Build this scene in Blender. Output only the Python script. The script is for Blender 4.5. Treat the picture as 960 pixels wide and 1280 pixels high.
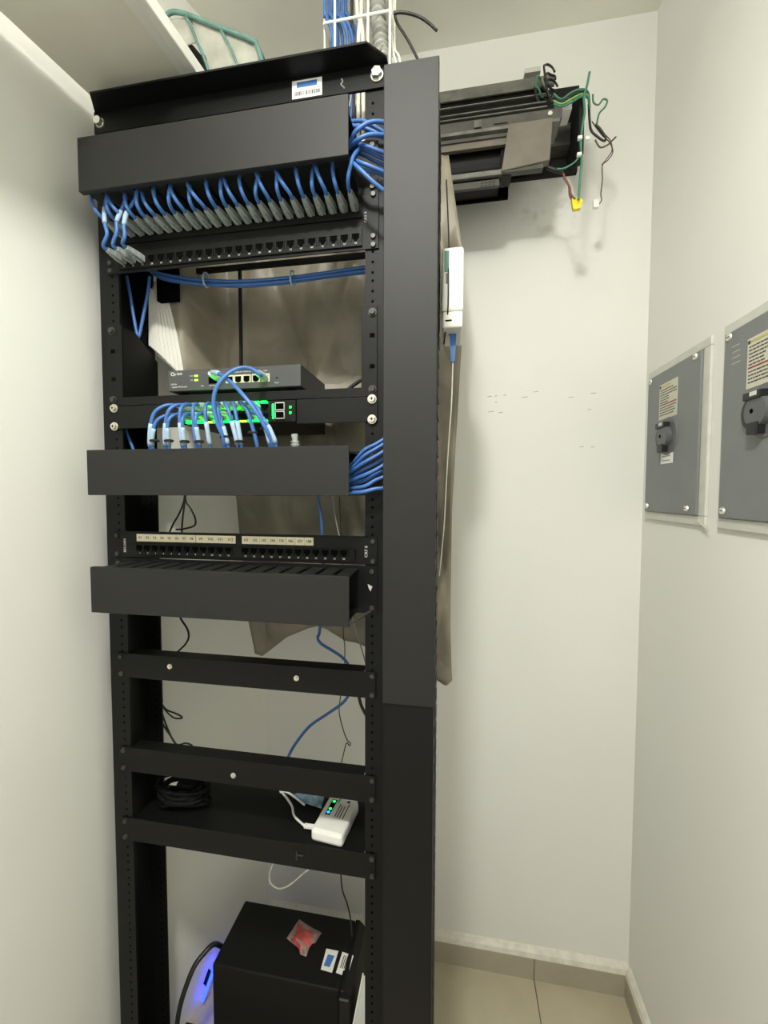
import bpy, math, random
from mathutils import Vector, Matrix
random.seed(7)
S = bpy.context.scene
for o in list(bpy.data.objects): bpy.data.objects.remove(o)
COL = S.collection

# ------------------------------------------------------------------ camera
FPX, YAW, PIT, ROL = 520.0, 0.16936, 0.04604, 0.002454
CAM = Vector((0.36355, -0.65589, 1.27073))
FWD = Vector((-math.sin(YAW)*math.cos(PIT), math.cos(YAW)*math.cos(PIT), -math.sin(PIT)))
_r = Vector((math.cos(YAW), math.sin(YAW), 0)); _u = _r.cross(FWD)
RGT = _r*math.cos(ROL) + _u*math.sin(ROL); UPV = -_r*math.sin(ROL) + _u*math.cos(ROL)
cd = bpy.data.cameras.new('camera'); cam = bpy.data.objects.new('camera', cd); COL.objects.link(cam)
cd.sensor_fit = 'HORIZONTAL'; cd.sensor_width = 36.0; cd.lens = FPX/960*36.0; cd.clip_start = 0.02
cam.matrix_world = Matrix(((RGT.x, UPV.x, -FWD.x, CAM.x), (RGT.y, UPV.y, -FWD.y, CAM.y), (RGT.z, UPV.z, -FWD.z, CAM.z), (0, 0, 0, 1)))
S.camera = cam

# ------------------------------------------------------------------ world, light, exposure
W = bpy.data.worlds.new('world'); S.world = W; W.use_nodes = True
W.node_tree.nodes['Background'].inputs[0].default_value = (1.0, 0.99, 0.95, 1)
W.node_tree.nodes['Background'].inputs[1].default_value = 1.05
S.view_settings.view_transform = 'Standard'; S.view_settings.look = 'None'
S.view_settings.exposure = 0.0; S.view_settings.gamma = 1.0; S.view_settings.use_curve_mapping = False
# the room is lit by one globe lamp hanging above the camera; its glass glows, with an added disk light under it (built below)
LAMP_POS = (0.25, -0.78, 2.24)
LAMP_R = 0.070
LAMP_STRENGTH = 64.0
LAMP_DOWN_W = 15.0      # extra disk light added under the closed globe to send more light down
LAMP_COLOR = (1.0, 0.995, 0.93)

# ------------------------------------------------------------------ helpers
def ray(x, y): return FWD + RGT*((x-480)/FPX) - UPV*((y-640)/FPX)
def at(x, y, Y): d = ray(x, y); return CAM + d*((Y-CAM.y)/d.y)
def atX(x, y, X): d = ray(x, y); return CAM + d*((X-CAM.x)/d.x)
def atZ(x, y, Z): d = ray(x, y); return CAM + d*((Z-CAM.z)/d.z)

MATS = {}
def mat(name, rgb, rough=0.5, metal=0.0, var=0.06, vscale=40.0, bump=0.0, bscale=300.0, spec=0.5, emit=None, estr=0.0, trans=0.0, alpha=1.0, coat=0.0):
    if name in MATS: return MATS[name]
    m = bpy.data.materials.new(name); m.use_nodes = True
    nt = m.node_tree; b = nt.nodes['Principled BSDF']
    tc = nt.nodes.new('ShaderNodeTexCoord')
    nz = nt.nodes.new('ShaderNodeTexNoise'); nz.inputs['Scale'].default_value = vscale; nz.inputs['Detail'].default_value = 4
    nt.links.new(tc.outputs['Object'], nz.inputs['Vector'])
    cr = nt.nodes.new('ShaderNodeValToRGB')
    cr.color_ramp.elements[0].position = 0.3; cr.color_ramp.elements[1].position = 0.7
    cr.color_ramp.elements[0].color = tuple(c*(1-var) for c in rgb) + (1,)
    cr.color_ramp.elements[1].color = tuple(min(1, c*(1+var)) for c in rgb) + (1,)
    nt.links.new(nz.outputs['Fac'], cr.inputs['Fac']); nt.links.new(cr.outputs['Color'], b.inputs['Base Color'])
    b.inputs['Roughness'].default_value = rough; b.inputs['Metallic'].default_value = metal
    b.inputs['Specular IOR Level'].default_value = spec
    b.inputs['Transmission Weight'].default_value = trans; b.inputs['Alpha'].default_value = alpha
    b.inputs['Coat Weight'].default_value = coat
    if emit:
        b.inputs['Emission Color'].default_value = tuple(emit) + (1,); b.inputs['Emission Strength'].default_value = estr
    if bump > 0:
        n2 = nt.nodes.new('ShaderNodeTexNoise'); n2.inputs['Scale'].default_value = bscale; n2.inputs['Detail'].default_value = 3
        nt.links.new(tc.outputs['Object'], n2.inputs['Vector'])
        bp = nt.nodes.new('ShaderNodeBump'); bp.inputs['Strength'].default_value = bump; bp.inputs['Distance'].default_value = 0.002
        nt.links.new(n2.outputs['Fac'], bp.inputs['Height']); nt.links.new(bp.outputs['Normal'], b.inputs['Normal'])
    MATS[name] = m
    return m

WALL = mat('wall_paint', (0.80, 0.798, 0.748), 0.85, var=0.015, vscale=3, bump=0.10, bscale=160, spec=0.2)
CEIL = mat('ceiling_paint', (0.86, 0.85, 0.76), 0.9, var=0.02, vscale=3, bump=0.08, bscale=120, spec=0.2)
MORTAR = mat('rough_white_mortar', (0.74, 0.72, 0.62), 0.9, var=0.10, vscale=60, bump=0.5, bscale=90)
TILE = mat('beige_tile', (0.47, 0.42, 0.30), 0.35, var=0.05, vscale=14, bump=0.02)
BTILE = mat('beige_skirting_tile', (0.40, 0.36, 0.27), 0.4, var=0.06, vscale=20, bump=0.03)
GROUT = mat('dark_grout', (0.12, 0.10, 0.07), 0.9)
BLACK = mat('black_powder_coat', (0.0035, 0.0035, 0.0033), 0.52, var=0.10, vscale=90, bump=0.05, bscale=900, spec=0.25)
COVER = mat('black_plastic_cover', (0.0085, 0.0085, 0.008), 0.58, spec=0.42, var=0.06, vscale=60, bump=0.06, bscale=900)
DARK = mat('deep_black', (0.002, 0.002, 0.002), 0.8, spec=0.03)
STEEL = mat('bright_steel', (0.75, 0.74, 0.68), 0.3, metal=0.9, var=0.08)
BRASS = mat('pale_nickel_screw', (0.80, 0.75, 0.62), 0.3, metal=0.75, var=0.08)
DSCREW = mat('black_screw', (0.06, 0.06, 0.055), 0.35, metal=0.5)
BLUE = mat('blue_cable', (0.047, 0.142, 0.40), 0.42, var=0.10, vscale=25)
BOOT = mat('grey_clear_boot', (0.40, 0.43, 0.42), 0.35, var=0.2, vscale=160, trans=0.2)
GBOOT = mat('clear_boot', (0.62, 0.78, 0.68), 0.4, var=0.10, vscale=200, trans=0.5)
WRAP = mat('white_wrap_label', (0.34, 0.46, 0.60), 0.5)
WHITE = mat('white_plastic', (0.80, 0.80, 0.76), 0.35, var=0.02)
PAPER = mat('white_paper', (0.74, 0.73, 0.66), 0.8, var=0.03)
LABEL = mat('cream_label', (0.72, 0.66, 0.47), 0.6, var=0.03)
INK = mat('black_ink', (0.03, 0.03, 0.03), 0.7)
PRINT = mat('white_print', (0.70, 0.70, 0.66), 0.6)
BROWN = mat('brown_plastic_sheet', (0.235, 0.212, 0.160), 0.46, var=0.32, vscale=7, bump=0.7, bscale=22, spec=0.45)
GREYBOX = mat('grey_enamel', (0.185, 0.195, 0.195), 0.42, var=0.04, vscale=20)
GALV = mat('pale_painted_frame', (0.60, 0.60, 0.54), 0.5, var=0.05)
ACDARK = mat('ac_dark_plastic', (0.012, 0.0115, 0.0105), 0.6, spec=0.25)
ACFIN = mat('ac_fins', (0.008, 0.008, 0.0075), 0.7, spec=0.12, var=0.4, vscale=120)
ACGREY = mat('ac_dusty_grey', (0.068, 0.064, 0.054), 0.6, var=0.22, vscale=25)
ACBROWN = mat('ac_dusty_brown', (0.155, 0.138, 0.108), 0.65, var=0.12, vscale=25)
ACLIGHT = mat('ac_light_bar', (0.135, 0.133, 0.115), 0.4, var=0.3, vscale=40)
TEAL = mat('teal_glassy_plastic', (0.13, 0.27, 0.235), 0.25, var=0.15, trans=0.2)
CLEARP = mat('hazy_basket_panel', (0.44, 0.44, 0.38), 0.4, var=0.2, vscale=30, alpha=0.75)
BWIRE = mat('black_wire', (0.012, 0.012, 0.013), 0.4)
GWIRE = mat('green_wire', (0.05, 0.20, 0.13), 0.45)
YGWIRE = mat('yellow_green_wire', (0.22, 0.38, 0.10), 0.45)
BRWIRE = mat('brown_wire', (0.10, 0.06, 0.045), 0.5)
RWIRE = mat('dark_red_wire', (0.22, 0.06, 0.05), 0.5)
WWIRE = mat('white_wire', (0.72, 0.71, 0.62), 0.45)
GYWIRE = mat('grey_wire', (0.34, 0.32, 0.27), 0.5)
SCUFF = mat('pencil_mark', (0.33, 0.33, 0.30), 0.8)
YELLOW = mat('yellow_plug', (0.80, 0.66, 0.03), 0.4)
CONDUIT = mat('grey_corrugated_conduit', (0.34, 0.34, 0.31), 0.5)
SHELF = mat('dusty_beige_board', (0.82, 0.80, 0.70), 0.7, var=0.05, vscale=9)
TRIMW = mat('white_trim', (0.86, 0.86, 0.79), 0.5, var=0.02)
BLUEPRINT = mat('blue_print', (0.05, 0.16, 0.42), 0.6)
RED = mat('red_wrapper', (0.45, 0.07, 0.06), 0.35, var=0.5, vscale=60)
CLEARW = mat('clear_wrapper', (0.40, 0.34, 0.30), 0.3, var=0.3, vscale=80, alpha=0.6)
GREENLED = mat('green_led', (0.02, 0.6, 0.1), 0.4, emit=(0.0, 1.0, 0.03), estr=11.0)
YGLED = mat('yellow_green_led', (0.4, 0.6, 0.02), 0.4, emit=(0.55, 1.0, 0.05), estr=2.5)
BLUELED = mat('blue_led', (0.02, 0.03, 0.9), 0.4, emit=(0.012, 0.03, 1.0), estr=9.0)
CYANLED = mat('cyan_led', (0.02, 0.5, 0.6), 0.4, emit=(0.05, 0.35, 1.0), estr=1.6)
DGREENLED = mat('soft_green_led', (0.02, 0.5, 0.2), 0.4, emit=(0.03, 1.0, 0.18), estr=1.6)
LAMPM = mat('lamp_diffuser', (0.9, 0.9, 0.85), 0.5, emit=LAMP_COLOR, estr=LAMP_STRENGTH)
PORTFACE = mat('cream_port_surround', (0.60, 0.62, 0.42), 0.5)
GREYFACE = mat('charcoal_router_case', (0.055, 0.058, 0.058), 0.45, var=0.05)
PCBLK = mat('pc_black', (0.004, 0.004, 0.004), 0.5, spec=0.22, var=0.15, vscale=80)
GREYLBL = mat('grey_print', (0.22, 0.22, 0.21), 0.6)
REDP = mat('red_print', (0.30, 0.05, 0.05), 0.6)
OCHRE = mat('ochre_print', (0.50, 0.44, 0.18), 0.6)
DULLBLUE = mat('clear_bluish_bag', (0.16, 0.26, 0.33), 0.2, var=0.5, vscale=60, alpha=0.8)
KNOB = mat('dark_grey_knob', (0.10, 0.105, 0.11), 0.4)
ESC = mat('grey_escutcheon', (0.13, 0.135, 0.135), 0.35)
WHAZE = mat('black_velcro', (0.012, 0.012, 0.012), 0.9)

class MB:
    def __init__(s): s.v = []; s.f = []
    def add(s, vs, fs):
        n = len(s.v); s.v += [Vector(v) for v in vs]; s.f += [tuple(i+n for i in f) for f in fs]; return s
    def hexa(s, p):   # p: bottom 4 (ccw from above), top 4
        return s.add(p, [(3, 2, 1, 0), (4, 5, 6, 7), (0, 1, 5, 4), (1, 2, 6, 5), (2, 3, 7, 6), (3, 0, 4, 7)])
    def box(s, x0, x1, y0, y1, z0, z1):
        return s.hexa([(x0, y0, z0), (x1, y0, z0), (x1, y1, z0), (x0, y1, z0), (x0, y0, z1), (x1, y0, z1), (x1, y1, z1), (x0, y1, z1)])
    def prism(s, poly, off):   # planar polygon pts extruded by vector off
        n = len(poly); off = Vector(off); a = [Vector(q) for q in poly]; b = [q+off for q in a]
        fs = [tuple(range(n-1, -1, -1)), tuple(range(n, 2*n))] + [(i, (i+1) % n, (i+1) % n+n, i+n) for i in range(n)]
        return s.add(a+b, fs)
    def cyl(s, p0, p1, r0, r1=None, n=12):
        r1 = r0 if r1 is None else r1; p0 = Vector(p0); p1 = Vector(p1); d = (p1-p0).normalized()
        a = d.orthogonal().normalized(); b = d.cross(a)
        A = [p0+(a*math.cos(t)+b*math.sin(t))*r0 for t in (2*math.pi*i/n for i in range(n))]
        B = [p1+(a*math.cos(t)+b*math.sin(t))*r1 for t in (2*math.pi*i/n for i in range(n))]
        return s.add(A+B, [tuple(range(n-1, -1, -1)), tuple(range(n, 2*n))]+[(i, (i+1) % n, (i+1) % n+n, i+n) for i in range(n)])
    def tube(s, pts, r, n=8, sub=6, radii=None):
        P = smooth(pts, sub) if sub > 1 else [Vector(q) for q in pts]
        m = len(P); up = None; vs = []
        for i, q in enumerate(P):
            t = (P[min(i+1, m-1)]-P[max(i-1, 0)])
            t = t.normalized() if t.length > 1e-9 else Vector((0, 0, 1))
            if up is None: up = t.orthogonal().normalized()
            up = (up - t*up.dot(t)); up = up.normalized() if up.length > 1e-6 else t.orthogonal().normalized()
            b = t.cross(up); rr = radii(i/(m-1)) if radii else r
            vs += [q+(up*math.cos(2*math.pi*k/n)+b*math.sin(2*math.pi*k/n))*rr for k in range(n)]
        fs = [tuple(range(n-1, -1, -1)), tuple(range((m-1)*n, m*n))]
        for i in range(m-1):
            for k in range(n): fs.append((i*n+k, i*n+(k+1) % n, (i+1)*n+(k+1) % n, (i+1)*n+k))
        return s.add(vs, fs)
    def mesh(s, name, origin=(0, 0, 0), smooth_=False):
        o = Vector(origin); me = bpy.data.meshes.new(name)
        me.from_pydata([tuple(v-o) for v in s.v], [], s.f); me.update()
        if smooth_:
            for p in me.polygons: p.use_smooth = True
        return me
    def build(s, name, m, parent=None, origin=None, sm=False, bevel=0.0):
        if origin is None: origin = wloc(parent) if parent else Vector((0, 0, 0))
        me = s.mesh(name, origin, sm); me.materials.append(m)
        o = bpy.data.objects.new(name, me); COL.objects.link(o)
        if parent: o.parent = parent; o.location = Vector(origin)-wloc(parent)
        else: o.location = origin
        o['_w'] = list(Vector(origin))
        if bevel > 0:
            bm = o.modifiers.new('bevel', 'BEVEL'); bm.width = bevel; bm.segments = 2; bm.limit_method = 'ANGLE'; bm.angle_limit = 0.6
        return o
def wloc(o): return Vector(o['_w'])
def smooth(pts, sub):
    P = [Vector(q) for q in pts]
    if len(P) < 3: return P
    out = []
    for i in range(len(P)-1):
        a = P[max(i-1, 0)]; b = P[i]; c = P[i+1]; d = P[min(i+2, len(P)-1)]
        for k in range(sub):
            t = k/sub
            out.append(0.5*((2*b)+(c-a)*t+(2*a-5*b+4*c-d)*t*t+(3*b-a-3*c+d)*t**3))
    out.append(P[-1]); return out
def inst(me, name, parent, loc):     # another object on shared mesh data
    o = bpy.data.objects.new(name, me); COL.objects.link(o); o.parent = parent
    o.location = Vector(loc)-wloc(parent); o['_w'] = list(Vector(loc)); return o
def M1(mb, name, m, sm=False):
    me = mb.mesh(name, (0, 0, 0), sm); me.materials.append(m); return me
def tag(o, label, cat, group=None):
    o['label'] = label; o['category'] = cat
    if group: o['group'] = group
    return o
def thing(name, label, cat, loc, group=None):
    o = bpy.data.objects.new(name, None); COL.objects.link(o); o.location = loc; o['_w'] = list(loc); o.empty_display_size = 0.02
    return tag(o, label, cat, group)
def struct(o): o['kind'] = 'structure'; return o
ORD = ['first', 'second', 'third', 'fourth', 'fifth', 'sixth', 'seventh', 'eighth', 'ninth', 'tenth', 'eleventh', 'twelfth', 'thirteenth', 'fourteenth', 'fifteenth', 'sixteenth', 'seventeenth', 'eighteenth', 'nineteenth', 'twentieth', 'twenty-first', 'twenty-second', 'twenty-third', 'twenty-fourth']
_tc = {}
def glyphs(txt):
    if txt in _tc: return _tc[txt]
    cu = bpy.data.curves.new('t', 'FONT'); cu.body = txt; cu.size = 1.0; cu.resolution_u = 2; cu.align_x = 'CENTER'; cu.align_y = 'CENTER'
    o = bpy.data.objects.new('t', cu); COL.objects.link(o)
    dg = bpy.context.evaluated_depsgraph_get(); me = bpy.data.meshes.new_from_object(o.evaluated_get(dg))
    r = ([v.co.copy() for v in me.vertices], [tuple(p.vertices) for p in me.polygons])
    bpy.data.objects.remove(o); bpy.data.curves.remove(cu); bpy.data.meshes.remove(me)
    _tc[txt] = r; return r
def text(mb, txt, pos, size, xd=(1, 0, 0), ud=(0, 0, 1), wide=1.0, bold=0.0):
    vs, fs = glyphs(txt); xd = Vector(xd)*size*wide; ud = Vector(ud)*size; pos = Vector(pos)
    for k in ((-1, 1) if bold else (0,)):
        q = pos+xd*(bold*k)
        mb.add([q+xd*v.x+ud*v.y for v in vs], fs)

# ------------------------------------------------------------------ room
XL, XR, YB, ZC, YF = -0.300, 0.809, 0.437, 2.373, -1.75
COLX, COLY = -0.166, 0.100
fl = struct(MB().box(XL-.1, XR+.1, YF, YB+.1, -0.05, -0.004).build('floor', GROUT))
tw, th = 0.45, 0.45
x0s = [0.5795-tw*2, 0.5795-tw, 0.5795]
for xs in x0s:
    for k in range(7):
        xa = max(XL, xs+.0012); xb = min(XR, xs+tw-.0012); yb_ = YB-k*th-.0012 if k else YB; ya = max(YF, YB-(k+1)*th+.0012)
        if xb-xa > .02 and yb_ > ya:
            MB().box(xa, xb, ya, yb_, -0.004, 0.0).build('tile', TILE, fl)
struct(MB().box(XL-.1, XR+.1, YF, YB+.1, ZC, ZC+.06).build('ceiling', CEIL))
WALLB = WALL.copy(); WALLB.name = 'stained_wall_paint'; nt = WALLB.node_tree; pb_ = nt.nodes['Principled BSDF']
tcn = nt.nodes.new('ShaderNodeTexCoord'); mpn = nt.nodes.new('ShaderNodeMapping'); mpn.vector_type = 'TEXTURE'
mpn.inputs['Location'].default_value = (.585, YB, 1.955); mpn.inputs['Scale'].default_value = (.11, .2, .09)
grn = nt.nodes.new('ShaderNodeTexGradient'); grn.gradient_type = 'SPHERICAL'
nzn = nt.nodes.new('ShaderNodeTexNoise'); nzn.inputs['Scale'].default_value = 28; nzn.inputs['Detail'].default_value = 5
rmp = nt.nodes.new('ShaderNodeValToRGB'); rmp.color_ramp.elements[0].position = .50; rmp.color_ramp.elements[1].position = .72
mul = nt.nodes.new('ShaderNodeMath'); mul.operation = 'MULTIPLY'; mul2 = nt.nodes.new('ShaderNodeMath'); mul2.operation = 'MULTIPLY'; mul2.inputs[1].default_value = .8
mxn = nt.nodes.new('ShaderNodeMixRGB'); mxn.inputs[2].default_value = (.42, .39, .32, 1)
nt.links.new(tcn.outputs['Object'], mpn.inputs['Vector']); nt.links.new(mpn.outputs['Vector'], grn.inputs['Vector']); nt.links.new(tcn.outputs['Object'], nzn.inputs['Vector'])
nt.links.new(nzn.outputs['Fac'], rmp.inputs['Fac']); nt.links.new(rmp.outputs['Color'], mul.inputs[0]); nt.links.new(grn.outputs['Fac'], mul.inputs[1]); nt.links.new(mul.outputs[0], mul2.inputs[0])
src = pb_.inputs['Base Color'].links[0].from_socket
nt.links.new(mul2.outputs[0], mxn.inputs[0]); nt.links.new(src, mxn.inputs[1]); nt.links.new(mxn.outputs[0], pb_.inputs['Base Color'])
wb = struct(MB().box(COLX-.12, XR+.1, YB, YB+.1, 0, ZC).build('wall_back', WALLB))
struct(MB().box(XR, XR+.1, YF, YB, 0, ZC).build('wall_right', WALL))
struct(MB().box(XL-.1, XL, YF, YB, 0, ZC).build('wall_left', WALL))
struct(MB().prism([(XL, .096, 0), (COLX, YB, 0), (XL, YB, 0)], (0, 0, ZC)).build('wall_corner', WALL))
bb = struct(MB().prism([(COLX, YB, .0575), (COLX, YB-.011, .0575), (COLX, YB-.009, .070), (COLX, YB, .083)], (XR-COLX, 0, 0)).build('baseboard_back', MORTAR))
for xa, xb in ((COLX, 0.1280), (0.1295, 0.5785), (0.5800, XR-.001)):
    MB().box(xa, xb, YB-.012, YB-.0002, 0, 0.0573).build('tile', BTILE, bb)
br = struct(MB().prism([(XR, YB-.012, .0575), (XR-.011, YB-.012, .0575), (XR-.009, YB-.012, .070), (XR, YB-.012, .083)], (0, YF-YB+.1, 0)).build('baseboard_right', MORTAR))
for k in range(6):
    MB().box(XR-.012, XR-.0002, YB-.0125-(k+1)*.45, YB-.0135-k*.45, 0, 0.0573).build('tile', BTILE, br)
# faint pencil and drill marks on the back wall
for (x, y, w, h) in ((612, 496, 5, 1.6), (620, 495, 3, 1.3), (631, 494, 3, 1.6), (656, 497, 7, 1.4), (670, 490, 5, 1.2), (614, 515, 7, 1.3), (626, 516, 5, 1.6), (620, 503, 3, 1.2), (714, 497, 6, 1.2), (742, 492, 6, 1.4), (737, 512, 4, 1.2), (727, 559, 5, 1.2), (741, 559, 4, 1.2)):
    p = at(x, y, YB); s = 1.0/475
    MB().hexa([(p.x-w*s*.5, YB-.0003, p.z-h*s*.2), (p.x+w*s*.45, YB-.0003, p.z-h*s*.5+w*s*.18), (p.x+w*s*.45, YB, p.z-h*s*.5+w*s*.18), (p.x-w*s*.5, YB, p.z-h*s*.2), (p.x-w*s*.5, YB-.0003, p.z+h*s*.3), (p.x+w*s*.45, YB-.0003, p.z+w*s*.18), (p.x+w*s*.45, YB, p.z+w*s*.18), (p.x-w*s*.5, YB, p.z+h*s*.3)]).build('scuff_mark', SCUFF, wb)

# high shelf board on the left wall, rising a little towards the back
SHL, SHR = -.270, -.059          # the board stops short of the wall, lamp light falls through the gap
def shz(Y): return 1.9419 + (Y+.143)*0.130
sh = thing('wall_shelf', 'dusty beige board shelf with white edging high on the left wall', 'shelf', (XL, .09, shz(.09)))
ya, yb_ = -0.62, 0.095
def slopebox(xa, xb, d0, d1, y0=ya, y1=yb_): return MB().hexa([(xa, y0, shz(y0)+d0), (xb, y0, shz(y0)+d0), (xb, y1, shz(y1)+d0), (xa, y1, shz(y1)+d0), (xa, y0, shz(y0)+d1), (xb, y0, shz(y0)+d1), (xb, y1, shz(y1)+d1), (xa, y1, shz(y1)+d1)])
slopebox(SHL, SHR-.016, 0, .014).build('board', SHELF, sh)
slopebox(SHR-.016, SHR, -.004, .018).build('edge_trim', TRIMW, sh, bevel=.002)
slopebox(SHR-.030, SHR-.016, -.0025, 0).build('edge_bead', TRIMW, sh)
for y0 in (-.56, .082): slopebox(XL, SHL+.03, .014, .017, y0, y0+.012).build('wall_bracket', STEEL, sh)

# ceiling lamp that lights the room (overhead, behind the camera)
lp = thing('pendant_lamp', 'round white globe lamp hanging from the ceiling in front of the rack', 'lamp', (LAMP_POS[0], LAMP_POS[1], ZC))
lc = Vector(LAMP_POS)
MB().cyl((lc.x, lc.y, ZC-.018), (lc.x, lc.y, ZC), .045, .050, n=24).build('ceiling_cup', WHITE, lp)
MB().cyl((lc.x, lc.y, lc.z+LAMP_R+.03), (lc.x, lc.y, ZC-.018), .004, n=10).build('stem', WHITE, lp)
MB().cyl((lc.x, lc.y, lc.z+LAMP_R-.01), (lc.x, lc.y, lc.z+LAMP_R+.03), .026, .018, n=20).build('socket', WHITE, lp)
gl_ = MB(); NA, NB = 24, 14; gv = []; gf = []
for b_ in range(1, NB):
    for a_ in range(NA):
        t_ = math.pi*b_/NB; f_ = 2*math.pi*a_/NA; gv.append(lc+Vector((math.sin(t_)*math.cos(f_), math.sin(t_)*math.sin(f_), math.cos(t_)))*LAMP_R)
gv += [lc+Vector((0, 0, LAMP_R)), lc-Vector((0, 0, LAMP_R))]; n_ = len(gv)
for b_ in range(NB-2):
    for a_ in range(NA): gf.append((b_*NA+a_, (b_+1)*NA+a_, (b_+1)*NA+(a_+1) % NA, b_*NA+(a_+1) % NA))
for a_ in range(NA): gf += [(n_-2, a_, (a_+1) % NA), (n_-1, (NB-2)*NA+(a_+1) % NA, (NB-2)*NA+a_)]
gl_.add(gv, gf).build('globe', LAMPM, lp, sm=True)
la = bpy.data.lights.new('added_down_light', 'AREA'); la.shape = 'DISK'; la.size = .13; la.energy = LAMP_DOWN_W; la.color = LAMP_COLOR
lo = bpy.data.objects.new('added_down_light', la); COL.objects.link(lo); lo.parent = lp; lo.location = (0, 0, lc.z-LAMP_R-.004-ZC)  # added area light just below the glass, facing straight down

# ------------------------------------------------------------------ the rack
RT = 1.922
rack = thing('equipment_rack', 'tall black two-post open steel rack standing beside the left wall', 'rack', (0, .04, 0))
for sx in (-1, 1):
    mb = MB()
    xo, xi = sx*.258, sx*.2205
    a, b = min(xo, xi), max(xo, xi)
    mb.box(a, b, 0, .004, 0, RT); mb.box(a, b, .083, .087, 0, RT)
    w0, w1 = (xo, xo+.004) if sx < 0 else (xo-.004, xo)
    mb.box(w0, w1, .004, .083, 0, RT)
    up = mb.build('upright', BLACK, rack)
    mh = MB(); z = .06
    k = 0
    while z < RT-.05:
        mh.cyl((sx*.2325, .0012, z), (sx*.2325, -.0003, z), .0022, n=8)
        if sx < 0: mh.cyl((sx*.2325, .0828, z), (sx*.2325, .0840, z), .0022, n=8)
        z += (.015875, .015875, .0127)[k % 3]; k += 1
    mh.build('mounting_holes', DARK, up)['kind'] = 'stuff'
MB().prism([(-.2565, 0, RT-.001), (-.232, -.037, RT-.001), (.230, -.037, RT-.001), (.2560, -.012, RT-.001), (.2560, 0, RT-.001)], (0, 0, .003)).build('top_flange', BLACK, rack)
ta = MB().box(-.2565, .2560, -.004, 0, 1.888, RT+.002).build('top_angle', BLACK, rack)
MB().box(-.2565, .2560, .087, .091, 1.888, RT+.002).box(-.2565, .2560, .091, .124, RT-.001, RT+.002).build('rear_angle', BLACK, rack)
for (x, z, r) in ((-.244, 1.9036, .0070), (.2398, 1.9051, .0085)):
    MB().cyl((x, -.004, z), (x, -.0060, z), r*1.15, n=20).cyl((x, -.0060, z), (x, -.0125, z), r, r*.92, n=6 if x > 0 else 14).build('bolt', STEEL, rack)
for y0 in (-.10, .06):
    MB().box(-.258, .258, y0, y0+.13 if y0 > 0 else y0+.099, 0, .004).box(-.258, .258, (.087 if y0 > 0 else -.005), (.091 if y0 > 0 else -.001), .004, .06).build('base_angle', BLACK, rack)
st = MB().box(.1035, .1525, -.0046, -.004, 1.8905, 1.9175).build('asset_sticker', WHITE, rack)
mb = MB()
mb.box(.1115, .1445, -.0049, -.0046, 1.9065, 1.9145); mb.build('blue_band', BLUEPRINT, st)
mb = MB(); x = .108
while x < .148:
    w = random.choice((.0006, .001, .0016)); mb.box(x, x+w, -.0049, -.0046, 1.8945, 1.9005); x += w+random.choice((.0008, .0013))
mb.build('barcode', INK, st)
MB().tube([(.184, -.005, 1.9085), (.186, -.005, 1.904), (.183, -.005, 1.900), (.187, -.005, 1.896), (.189, -.005, 1.893)], .0012, n=5, sub=3).build('paint_drip', GREYLBL, rack)

# ------------------------------------------------------------------ vertical cable duct on the right
vd = thing('vertical_cable_duct', 'tall black vertical cable duct with slotted side right of the rack', 'cable duct', (.302, .0, 0))
DX0, DX1 = .2665, .3355
MB().box(DX0, DX1, -.004, .0, .004, 1.855).box(DX0, DX0+.003, -.078, -.004, .004, .35).build('back_channel', BLACK, vd)
MB().box(DX0-.002, DX1+.002, -.0862, -.0838, .972, 1.838).box(DX1, DX1+.002, -.0838, -.077, .972, 1.838).box(DX0-.002, DX0, -.0838, -.077, .972, 1.838).build('upper_cover', COVER, vd, bevel=.0008)
MB().box(DX0-.001, DX1+.001, -.0822, -.080, .006, .9715).box(DX1, DX1+.001, -.080, -.074, .006, .9715).build('lower_cover', BLACK, vd)
fm = M1(MB().prism([(0, -.0795, -.0098), (0, -.0765, -.0118), (0, -.0725, -.0105), (0, -.004, -.0105), (0, -.004, .0105), (0, -.0725, .0105), (0, -.0765, .0118), (0, -.0795, .0098)], (.0022, 0, 0)), 'finger', BLACK)
z = .03
while z < 1.85:
    inst(fm, 'finger', vd, (DX1-.0030, 0, z)); z += .0305
rm = M1(MB().box(0, .0022, 0, .075, -.0105, .0105), 'rear_finger', BLACK)
z = .03
while z < 1.85:
    inst(rm, 'rear_finger', vd, (DX1-.0030, 0, z)); z += .0305

# ------------------------------------------------------------------ horizontal cable managers
def hmanager(name, label, z0, z1, zc0, zc1, fingers_top=True):
    t = thing(name, label, 'cable manager', (0, -.04, z0), 'horizontal cable managers on the rack')
    MB().box(-.2413, .2413, -.003, -.0005, z0-.003, z1+.003).build('back_plate', BLACK, t)
    n = 15; pitch = .428/n
    fin = MB().box(-.0105, .0105, -.0695, -.003, -.0012, .0012).box(-.0125, .0125, -.0775, -.0695, -.0012, .0012)
    fme = M1(fin, 'finger', COVER)
    for k in range(n):
        x = -.214+pitch*(k+.5)
        inst(fme, 'finger', t, (x, 0, z0+.0035))
        inst(fme, 'finger', t, (x, 0, z1-.0035))
    MB().box(-.2145, .2145, -.0808, -.0785, zc0, zc1).box(-.2145, .2145, -.0785, -.072, zc0, zc0+.0016).box(-.2145, .2145, -.0785, -.072, zc1-.0016, zc1).build('cover', COVER, t, bevel=.0008)
    for sx in (-1, 1):
        for zz in (z0+.006, z1-.006):
            MB().cyl((sx*.2325, -.003, zz), (sx*.2325, -.0062, zz), .0045, .0038, n=10).build('screw', DSCREW, t)
    return t
hmanager('cable_manager', 'topmost black cable manager with plain cover just under the rack top', 1.737, 1.8105, 1.7338, 1.8142)
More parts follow.
